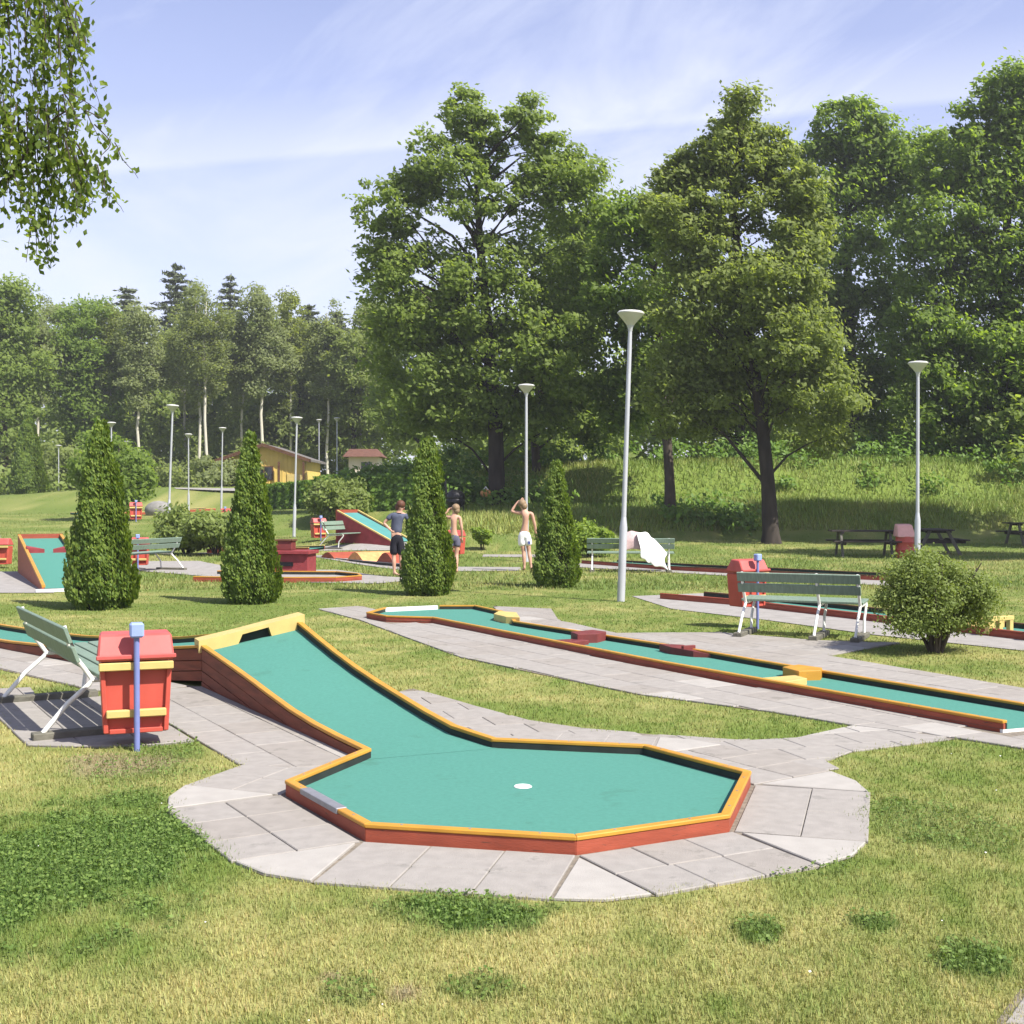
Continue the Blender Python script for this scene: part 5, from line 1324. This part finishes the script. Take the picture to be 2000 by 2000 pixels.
def near_birch():
    r = np.random.default_rng(101)
    root = tag(empty('birch_tree', (-6.3, 11.0, 0)), 'hanging leafy birch branches reaching in at the upper left corner', 'birch')
    mb = MB()
    mb.tube([(-6.3, 11, -.2), (-6.25, 11, 1.2), (-6.2, 10.9, 4.0), (-6.3, 10.9, 7.5), (-6.2, 10.9, 10.5)], [.24, .19, .16, .11, .03], 12)
    mb.build('trunk', M['birch_bark'], root, smooth=True)
    bb = MB()
    bb.tube([(-6.2, 10.9, 3.6), (-5.3, 10.7, 3.85), (-4.6, 10.5, 4.12), (-4.3, 10.5, 4.35), (-4.1, 10.5, 4.62), (-3.9, 10.5, 4.86), (-3.62, 10.45, 5.0)], [.06, .045, .030, .022, .014, .009, .004], 7)
    bb.tube([(-6.2, 10.9, 5.0), (-5.2, 10.6, 5.9), (-4.5, 10.5, 6.2), (-4.0, 10.5, 6.08), (-3.8, 10.5, 5.85), (-3.7, 10.45, 5.55)], [.06, .045, .03, .018, .010, .004], 7)
    bb.tube([(-6.2, 10.9, 4.2), (-5.2, 10.3, 4.9), (-4.5, 10.3, 5.2), (-4.1, 10.4, 5.1)], [.05, .035, .02, .008], 7)
    P = []
    ss_ = list(STR)
    for k in range(70):      # more strands out of frame and in depth
        x = r.uniform(-7.8, -4.45); ss_.append((x, r.uniform(5.2, 8.5), x + r.normal(0, .08), r.uniform(3.2, 4.6)))
    for k, (x0, z0, x1, z1) in enumerate(ss_):
        reps = 2 if k < len(STR) else 1
        for q in range(reps):
            y = 10.5 + r.normal(0, .22) if k < len(STR) else r.uniform(9.2, 10.6)
            jx = r.normal(0, .02) + (.03 * q)
            n_ = 9; f = np.linspace(0, 1, n_); sw = r.normal(0, .055, 2)
            pts = [(x0 + (x1 - x0) * a ** .8 + jx + sw[0] * math.sin(a * 5) * a, y + sw[1] * math.sin(a * 4), z0 + (z1 - z0) * a) for a in f]
            bb.tube(pts, [.006 * (1 - .8 * a) + .0012 for a in f], 4, False)
            L_ = abs(z1 - z0); m = int(L_ * (46 if k < len(STR) else 30)) + 6
            u = r.random(m) ** .85 * (n_ - 1); i = np.minimum(u.astype(int), n_ - 2); g = (u - i)[:, None]
            A = np.array(pts); P.append(A[i] * (1 - g) + A[i + 1] * g + r.normal(0, 1, (m, 3)) * np.array([.046, .05, .03]))
    bb.build('branch', M['bark'], root)
    P = np.concatenate(P); N = unit(len(P), r) + np.array([.2, -.5, .3]); N /= np.linalg.norm(N, axis=1, keepdims=True)
    C = np.concatenate([np.array([x, 10.5, z]) + r.normal(0, 1, (38, 3)) * np.array([.14, .16, .08]) for x, z in ((-4.3, 5.95), (-4.15, 5.9), (-4.0, 5.92), (-3.9, 5.8), (-4.32, 5.72), (-3.72, 4.2), (-3.70, 4.4), (-3.85, 4.7), (-4.05, 4.75), (-4.2, 4.85), (-4.1, 4.5), (-4.02, 3.95))])
    N2 = unit(len(C), r) + np.array([.2, -.5, .3]); N = np.concatenate([N, N2 / np.linalg.norm(N2, axis=1, keepdims=True)]); P = np.concatenate([P, C])
    V, F_ = leaves(P, N, .036 * r.uniform(.6, 1.25, len(P)), .66, r, unit(len(P), r) * .6 + np.array([0, 0, -1]))
    np_mesh('foliage', V, F_, LM['birch'], root)
near_birch()

# ------------------------------------------------------------------ people
def skin_mesh(name, nodes, edges, m, parent, sub=2):
    """nodes: {key: (x,y,z,r)}; one continuous surface grown over the joints"""
    keys = list(nodes); off = parent_origin(parent)
    me = bpy.data.meshes.new(name)
    me.from_pydata([(nodes[k][0] - off.x, nodes[k][1] - off.y, nodes[k][2] - off.z) for k in keys], [(keys.index(a), keys.index(b)) for a, b in edges], [])
    o = bpy.data.objects.new(name, me); COL.objects.link(o)
    sk = o.modifiers.new('skin', 'SKIN'); sk.branch_smoothing = .6
    for i, k in enumerate(keys):
        rr = nodes[k][3]; rr = rr if hasattr(rr, '__len__') else (rr, rr)
        me.skin_vertices[0].data[i].radius = rr
    me.skin_vertices[0].data[0].use_root = True
    sb = o.modifiers.new('sub', 'SUBSURF'); sb.levels = sub; sb.render_levels = sub
    dg = bpy.context.evaluated_depsgraph_get(); dg.update()
    me2 = bpy.data.meshes.new_from_object(o.evaluated_get(dg))
    o.modifiers.clear(); o.data = me2; me2.name = name
    me2.materials.clear(); me2.materials.append(m)
    for p in me2.polygons: p.use_smooth = True
    o.parent = parent
    return o
def person(label, pos, H, face, J, hair, shorts, shirt=None, mark=False):
    """J: joints as offsets (x, y, z fraction handled by caller) in metres from pos; face: unit vector the face points to"""
    root = tag(empty('person', pos), label, 'person')
    g = lambda k: Vector(J[k]) + Vector(pos)
    nd = {}; ed = []
    def N(k, v, r_): nd[k] = (v.x, v.y, v.z, r_)
    s = H / 1.6
    tk = .80 if shirt else 1
    N('pelvis', g('pelvis'), (.115 * s, .085 * s)); N('waist', g('waist'), (.098 * s, .075 * s)); N('chest', g('chest'), (.136 * s * tk, .090 * s * tk)); N('collar', g('collar'), (.092 * s * tk, .066 * s * tk))
    N('neck', g('neck'), .048 * s)
    h = g('head'); fv = Vector(face); up = (h - g('neck')).normalized()
    N('skull', h, (.072 * s, .080 * s)); N('crown', h + up * .075 * s, (.058 * s, .064 * s)); 
    ed += [('pelvis', 'waist'), ('waist', 'chest'), ('chest', 'collar'), ('collar', 'neck'), ('neck', 'skull'), ('skull', 'crown')]
    N('nose', h + fv * .098 * s + up * -.008 * s, .010 * s); ed.append(('skull', 'nose'))
    rt = fv.cross(up).normalized()
    for sd, q in ((1, 'a'), (-1, 'b')):
        N('ear' + q, h + rt * sd * .086 * s - up * .01, .014 * s); ed.append(('skull', 'ear' + q))
    for q in ('l', 'r'):
        sh, el, wr = g('sh' + q), g('el' + q), g('wr' + q)
        N('sh' + q, sh, .048 * s); N('ua' + q, sh.lerp(el, .5), .041 * s); N('el' + q, el, .034 * s); N('fa' + q, el.lerp(wr, .4), .034 * s); N('wr' + q, wr, .023 * s)
        ed += [('collar', 'sh' + q), ('sh' + q, 'ua' + q), ('ua' + q, 'el' + q), ('el' + q, 'fa' + q), ('fa' + q, 'wr' + q)]
        d_ = Vector(J.get('hd' + q, tuple((wr - el).normalized()))).normalized()
        side = d_.cross(Vector((0, 1, .2))).normalized()
        pm = wr + d_ * .05 * s; N('palm' + q, pm, (.034 * s, .018 * s)); ed.append(('wr' + q, 'palm' + q))
        cur = side.cross(d_).normalized()
        for i, ln in enumerate((.062, .072, .067, .052)):
            o_ = side * (i - 1.5) * .017 * s
            k1, k2 = f'f{q}{i}a', f'f{q}{i}b'
            N(k1, pm + o_ + d_ * .045 * s, .0085 * s); N(k2, pm + o_ * 1.15 + d_ * (.045 + ln * .8) * s + cur * .02 * s, .007 * s); ed += [('palm' + q, k1), (k1, k2)]
        t1 = wr + d_ * .03 * s - side * .03 * s; t2 = t1 + d_ * .035 * s - side * .02 * s
        N('th' + q, t1, .010 * s); N('tt' + q, t2, .008 * s); ed += [('palm' + q, 'th' + q), ('th' + q, 'tt' + q)]
        hp, kn, an, to = g('hp' + q), g('kn' + q), g('an' + q), g('to' + q)
        N('hp' + q, hp, .078 * s); N('tg' + q, hp.lerp(kn, .5), .066 * s); N('kn' + q, kn, .048 * s); N('cf' + q, kn.lerp(an, .33) + Vector((0, -.012, 0)), .050 * s); N('sn' + q, kn.lerp(an, .75), .033 * s); N('an' + q, an, .032 * s); N('to' + q, to, (.036 * s, .022 * s))
        heel = an + (an - to).normalized() * .035 * s + Vector((0, 0, -.035 * s)); N('he' + q, heel, .024 * s)
        ed += [('pelvis', 'hp' + q), ('hp' + q, 'tg' + q), ('tg' + q, 'kn' + q), ('kn' + q, 'cf' + q), ('cf' + q, 'sn' + q), ('sn' + q, 'an' + q), ('an' + q, 'to' + q), ('an' + q, 'he' + q)]
    skin_mesh('body', nd, ed, M['skin'], root)
    # hair: a shell over the back and top of the skull
    hb = MB(); hb.ball(tuple(h + up * .045 * s - fv * .014 * s), (.098 * s, .104 * s, .098 * s), 16, 10); hb.ball(tuple(h - fv * .045 * s - up * .02 * s), (.078 * s, .072 * s, .085 * s), 14, 8)
    hb.build('hair', M[hair], root, smooth=True)
    for sd in (1, -1):
        MB().ball(tuple(h + fv * .082 * s + rt * sd * .032 * s + up * .012 * s), .011 * s, 8, 6).build('eye', M['black'], root)
    MB().ball(tuple(h + fv * .084 * s - up * .045 * s), (.022 * s, .018 * s, .006 * s), 8, 6).build('mouth', M['red_lid'], root)
    sn = {}; 
    def Q(k, v, r_): sn[k] = (v.x, v.y, v.z, r_)
    pe = g('pelvis'); Q('p', pe, (.142 * s, .115 * s)); Q('w', pe.lerp(g('waist'), .75), (.122 * s, .100 * s)); se = [('p', 'w')]
    for q in ('l', 'r'):
        hp, kn = g('hp' + q), g('kn' + q); f = J.get('shortf', .62)
        Q('h' + q, hp + Vector((0, 0, -.02)), .096 * s); Q('m' + q, hp.lerp(kn, f * .6), .098 * s); Q('e' + q, hp.lerp(kn, f), .100 * s)
        se += [('p', 'h' + q), ('h' + q, 'm' + q), ('m' + q, 'e' + q)]
    skin_mesh('shorts', sn, se, M[shorts], root, 1)
    if mark:
        e = g('hpr').lerp(g('knr'), .42); MB().box((e.x + .02, e.y - .098 * s, e.z), (.055, .012, .07)).build('print', M['blue_mark'], root)
    if shirt:
        tn = {}
        def Tn(k, v, r_): tn[k] = (v.x, v.y, v.z, r_)
        Tn('w', g('waist') - Vector((0, 0, .12)), (.140 * s, .110 * s)); Tn('m', g('waist'), (.128 * s, .104 * s)); Tn('c', g('chest'), (.160 * s, .118 * s)); Tn('k', g('collar') + Vector((0, 0, .025)), (.125 * s, .100 * s))
        Tn('u', g('chest').lerp(g('collar'), .6), (.168 * s, .118 * s)); te = [('w', 'm'), ('m', 'c'), ('c', 'u'), ('u', 'k')]
        for q in ('l', 'r'):
            sh, el = g('sh' + q), g('el' + q); Tn('s' + q, sh, .066 * s); Tn('a' + q, sh.lerp(el, .6), .066 * s); te += [('u', 's' + q), ('s' + q, 'a' + q)]
        skin_mesh('shirt', tn, te, M[shirt], root, 1)
    return root
# x to the right, y away from the camera, z up
BOY_W = dict(pelvis=(0, 0, .86), waist=(.02, 0, 1.02), chest=(.045, .0, 1.20), collar=(.03, 0, 1.33), neck=(.0, .0, 1.41), head=(-.035, .01, 1.50),
    shl=(-.10, .03, 1.32), ell=(-.285, .05, 1.36), wrl=(-.13, .08, 1.585), hdl=(.75, 0, .35), shr=(.18, -.02, 1.31), elr=(.245, -.01, 1.06), wrr=(.275, .05, .85), hdr=(.1, .1, -1),
    hpl=(-.075, 0, .80), knl=(-.005, .03, .44), anl=(.015, 0, .075), tol=(-.02, .15, .03), hpr=(.085, 0, .80), knr=(.115, .02, .45), anr=(.17, -.05, .075), tor=(.19, .10, .03), shortf=.66)
person('boy in white shorts shading his eyes with one raised arm, seen from behind', (.27, 27.83, 0), 1.56, (-.75, .65, 0), BOY_W, 'hair_blond', 'shorts_white', mark=True)
BOY_G = dict(pelvis=(0, 0, .80), waist=(-.01, 0, .95), chest=(-.01, 0, 1.13), collar=(0, 0, 1.25), neck=(.01, 0, 1.32), head=(.02, 0, 1.405),
    shl=(-.13, .02, 1.235), ell=(-.26, .10, 1.24), wrl=(-.12, .14, 1.42), hdl=(.6, -.1, .2), shr=(.125, -.01, 1.235), elr=(.165, -.04, 1.0), wrr=(.17, .03, .80), hdr=(0, .1, -1),
    hpl=(-.075, 0, .75), knl=(-.07, .03, .42), anl=(-.05, .02, .075), tol=(-.08, .15, .03), hpr=(.07, 0, .75), knr=(.05, .02, .42), anr=(.06, -.06, .075), tor=(.06, .09, .03), shortf=.52)
person('fair haired boy in slate grey trunks standing beside an arborvitae', (-1.27, 27.0, 0), 1.48, (-.8, .6, 0), BOY_G, 'hair_blond', 'shorts_grey')
MAN_B = dict(pelvis=(0, 0, .83), waist=(-.02, 0, 1.0), chest=(0, 0, 1.18), collar=(.03, 0, 1.32), neck=(.05, 0, 1.39), head=(.075, .0, 1.475),
    shl=(-.11, -.02, 1.30), ell=(-.28, -.02, 1.13), wrl=(-.13, -.08, .98), hdl=(.8, .1, -.4), shr=(.17, .03, 1.30), elr=(.30, .0, 1.12), wrr=(.38, .1, 1.02), hdr=(1, .1, -.1),
    hpl=(-.075, 0, .78), knl=(-.07, .0, .42), anl=(-.06, -.02, .075), tol=(.06, -.05, .03), hpr=(.07, 0, .78), knr=(.08, .02, .42), anr=(.10, .02, .075), tor=(.22, .0, .03), shortf=.95)
person('person with reddish brown hair in a slate blue shirt and black shorts', (-2.42, 25.9, 0), 1.56, (.92, -.1, -.2), MAN_B, 'hair_brown', 'shorts_black', 'shirt_grey')

# ------------------------------------------------------------------ turf: grass blades, clover, tall grass on the bank
GM = leaf_mat('grass blades', (.1, .2, .03), (.2, .3, .05), trans=.25, rough=.6, attr='tone', tcol=(1.15, 1.15, .7))
def on_paving(x, y, grow=0.0):
    m = np.zeros(x.shape, bool)
    for p in paved[:-1] + lane_polys + FAR_PATHS + [L3_PAVE]: m |= inpoly(x, y, p)
    return m
def blades(name, n_, ylo, yhi, hmin, hmax, wid, seed, tonef, label_kind='stuff', keep=None, power=1.6, xs=.52, xpad=1.0):
    r = np.random.default_rng(seed)
    u = r.random(n_); e = 1 - power
    y = (ylo ** e + u * (yhi ** e - ylo ** e)) ** (1 / e)
    x = r.uniform(-1, 1, n_) * (y * xs + xpad)
    jx = x + r.normal(0, .03, n_) + .16 * (vnoise(x, y, 4.5, 71, 2) - .5); jy = y + r.normal(0, .03, n_) + .16 * (vnoise(x, y, 4.5, 72, 2) - .5)
    ok = ~on_paving(jx, jy)
    if keep is not None: ok &= keep(x, y, r)
    x, y = x[ok], y[ok]; n_ = len(x)
    col, w = tonef(x, y)
    a = r.uniform(0, 2 * math.pi, n_); ln = r.uniform(.25, 1.0, n_) * .8
    h = r.uniform(hmin, hmax, n_) * (1 + .35 * w)
    sc = np.clip(y / 5, 1, 3.2)
    ww = wid * sc * r.uniform(.7, 1.3, n_)
    z = hgt_np(x, y)
    b = a + r.uniform(.8, 2.3, n_)
    dx, dy = np.cos(b) * ww, np.sin(b) * ww
    tx, ty = np.cos(a) * h * ln, np.sin(a) * h * ln
    V = np.stack([np.stack([x - dx, y - dy, z - .003], 1), np.stack([x + dx, y + dy, z - .003], 1), np.stack([x + tx, y + ty, z + h], 1)], 1).reshape(-1, 3)
    F_ = np.arange(3 * n_).reshape(n_, 3)
    c = col * r.uniform(.80, 1.24, (n_, 1)) * (1 + r.normal(0, .06, (n_, 3)))
    return tag(np_mesh(name, V, F_, GM, col=np.repeat(np.clip(c, .01, .7), 3, axis=0)), kind='stuff')
def lt(x, y):
    c, w = lawn_tone(x, y); return c * 1.12, w
blades('lawn_grass', 520000, 3.1, 24, .010, .029, .0024, 201, lt)
blades('lawn_grass', 170000, 22, 98, .03, .08, .0032, 206, lt, keep=lambda x, y, r: (hgt_np(x, y) < .55) | (x < -3), power=1.3)
def clover():
    r = np.random.default_rng(203); n_ = 400000
    x = r.uniform(-5, 5, n_); y = r.uniform(3.2, 9, n_)
    _, w = lawn_tone(x, y)
    ok = (r.random(n_) < w ** 1.5 * .55) & ~on_paving(x, y); x, y, w = x[ok], y[ok], w[ok]
    P = np.stack([x, y, r.uniform(.008, .045, len(x)) * (.5 + .6 * w)], 1); N = unit(len(P), r) * .65 + np.array([0, 0, 1.]); N /= np.linalg.norm(N, axis=1, keepdims=True)
    V, F_ = leaves(P, N, .0085 * r.uniform(.6, 1.3, len(P)), .8, r)
    tag(np_mesh('clover', V, F_, LM['clover'], None), kind='stuff')
LM['clover'] = leaf_mat('clover leaves', (.072, .128, .024), (.168, .240, .054), trans=.25)
clover()
def bank_keep(x, y, r):
    z = hgt_np(x, y); return (z > .45) & (x > -4.2) & (y > 41) & (r.random(len(x)) < .9)
def bank_tone(x, y):
    a = vnoise(x, y, .35, 51, 4); t = np.clip((a - .35) * 3, 0, 1)[:, None]
    return np.array([.165, .230, .044]) * (1 - t) + np.array([.270, .300, .080]) * t, np.zeros(x.shape)
blades('tall_grass', 180000, 41, 68, .10, .36, .0075, 204, bank_tone, keep=bank_keep, power=1.2, xs=.5, xpad=2)
# stray white daisies and bits on the near turf
r = np.random.default_rng(205)
dx = r.uniform(-3, 3.2, 34); dy = r.uniform(3.4, 8, 34); ok = ~on_paving(dx, dy); dx, dy = dx[ok], dy[ok]
V, F_ = leaves(np.stack([dx, dy, r.uniform(.025, .04, len(dx))], 1), np.tile([0., -.3, .95], (len(dx), 1)), .0055 * r.uniform(.6, 1.3, len(dx)), .9, r)
tag(np_mesh('daisies', V, F_, M['white'], None), kind='stuff')

# ------------------------------------------------------------------ thin haze, added to lift the dark gaps among the trees
hm = bpy.data.materials.new('added haze'); hm.use_nodes = True
ht = hm.node_tree; ht.nodes.clear()
ho = ht.nodes.new('ShaderNodeOutputMaterial'); hv = ht.nodes.new('ShaderNodeVolumePrincipled')
hv.inputs['Color'].default_value = (.93, .95, 1, 1); hv.inputs['Density'].default_value = .00055; hv.inputs['Anisotropy'].default_value = 0.2
ht.links.new(hv.outputs[0], ho.inputs['Volume'])
tag(MB().box((0, 120, 16.5), (500, 380, 35)).build('haze', hm), kind='stuff')
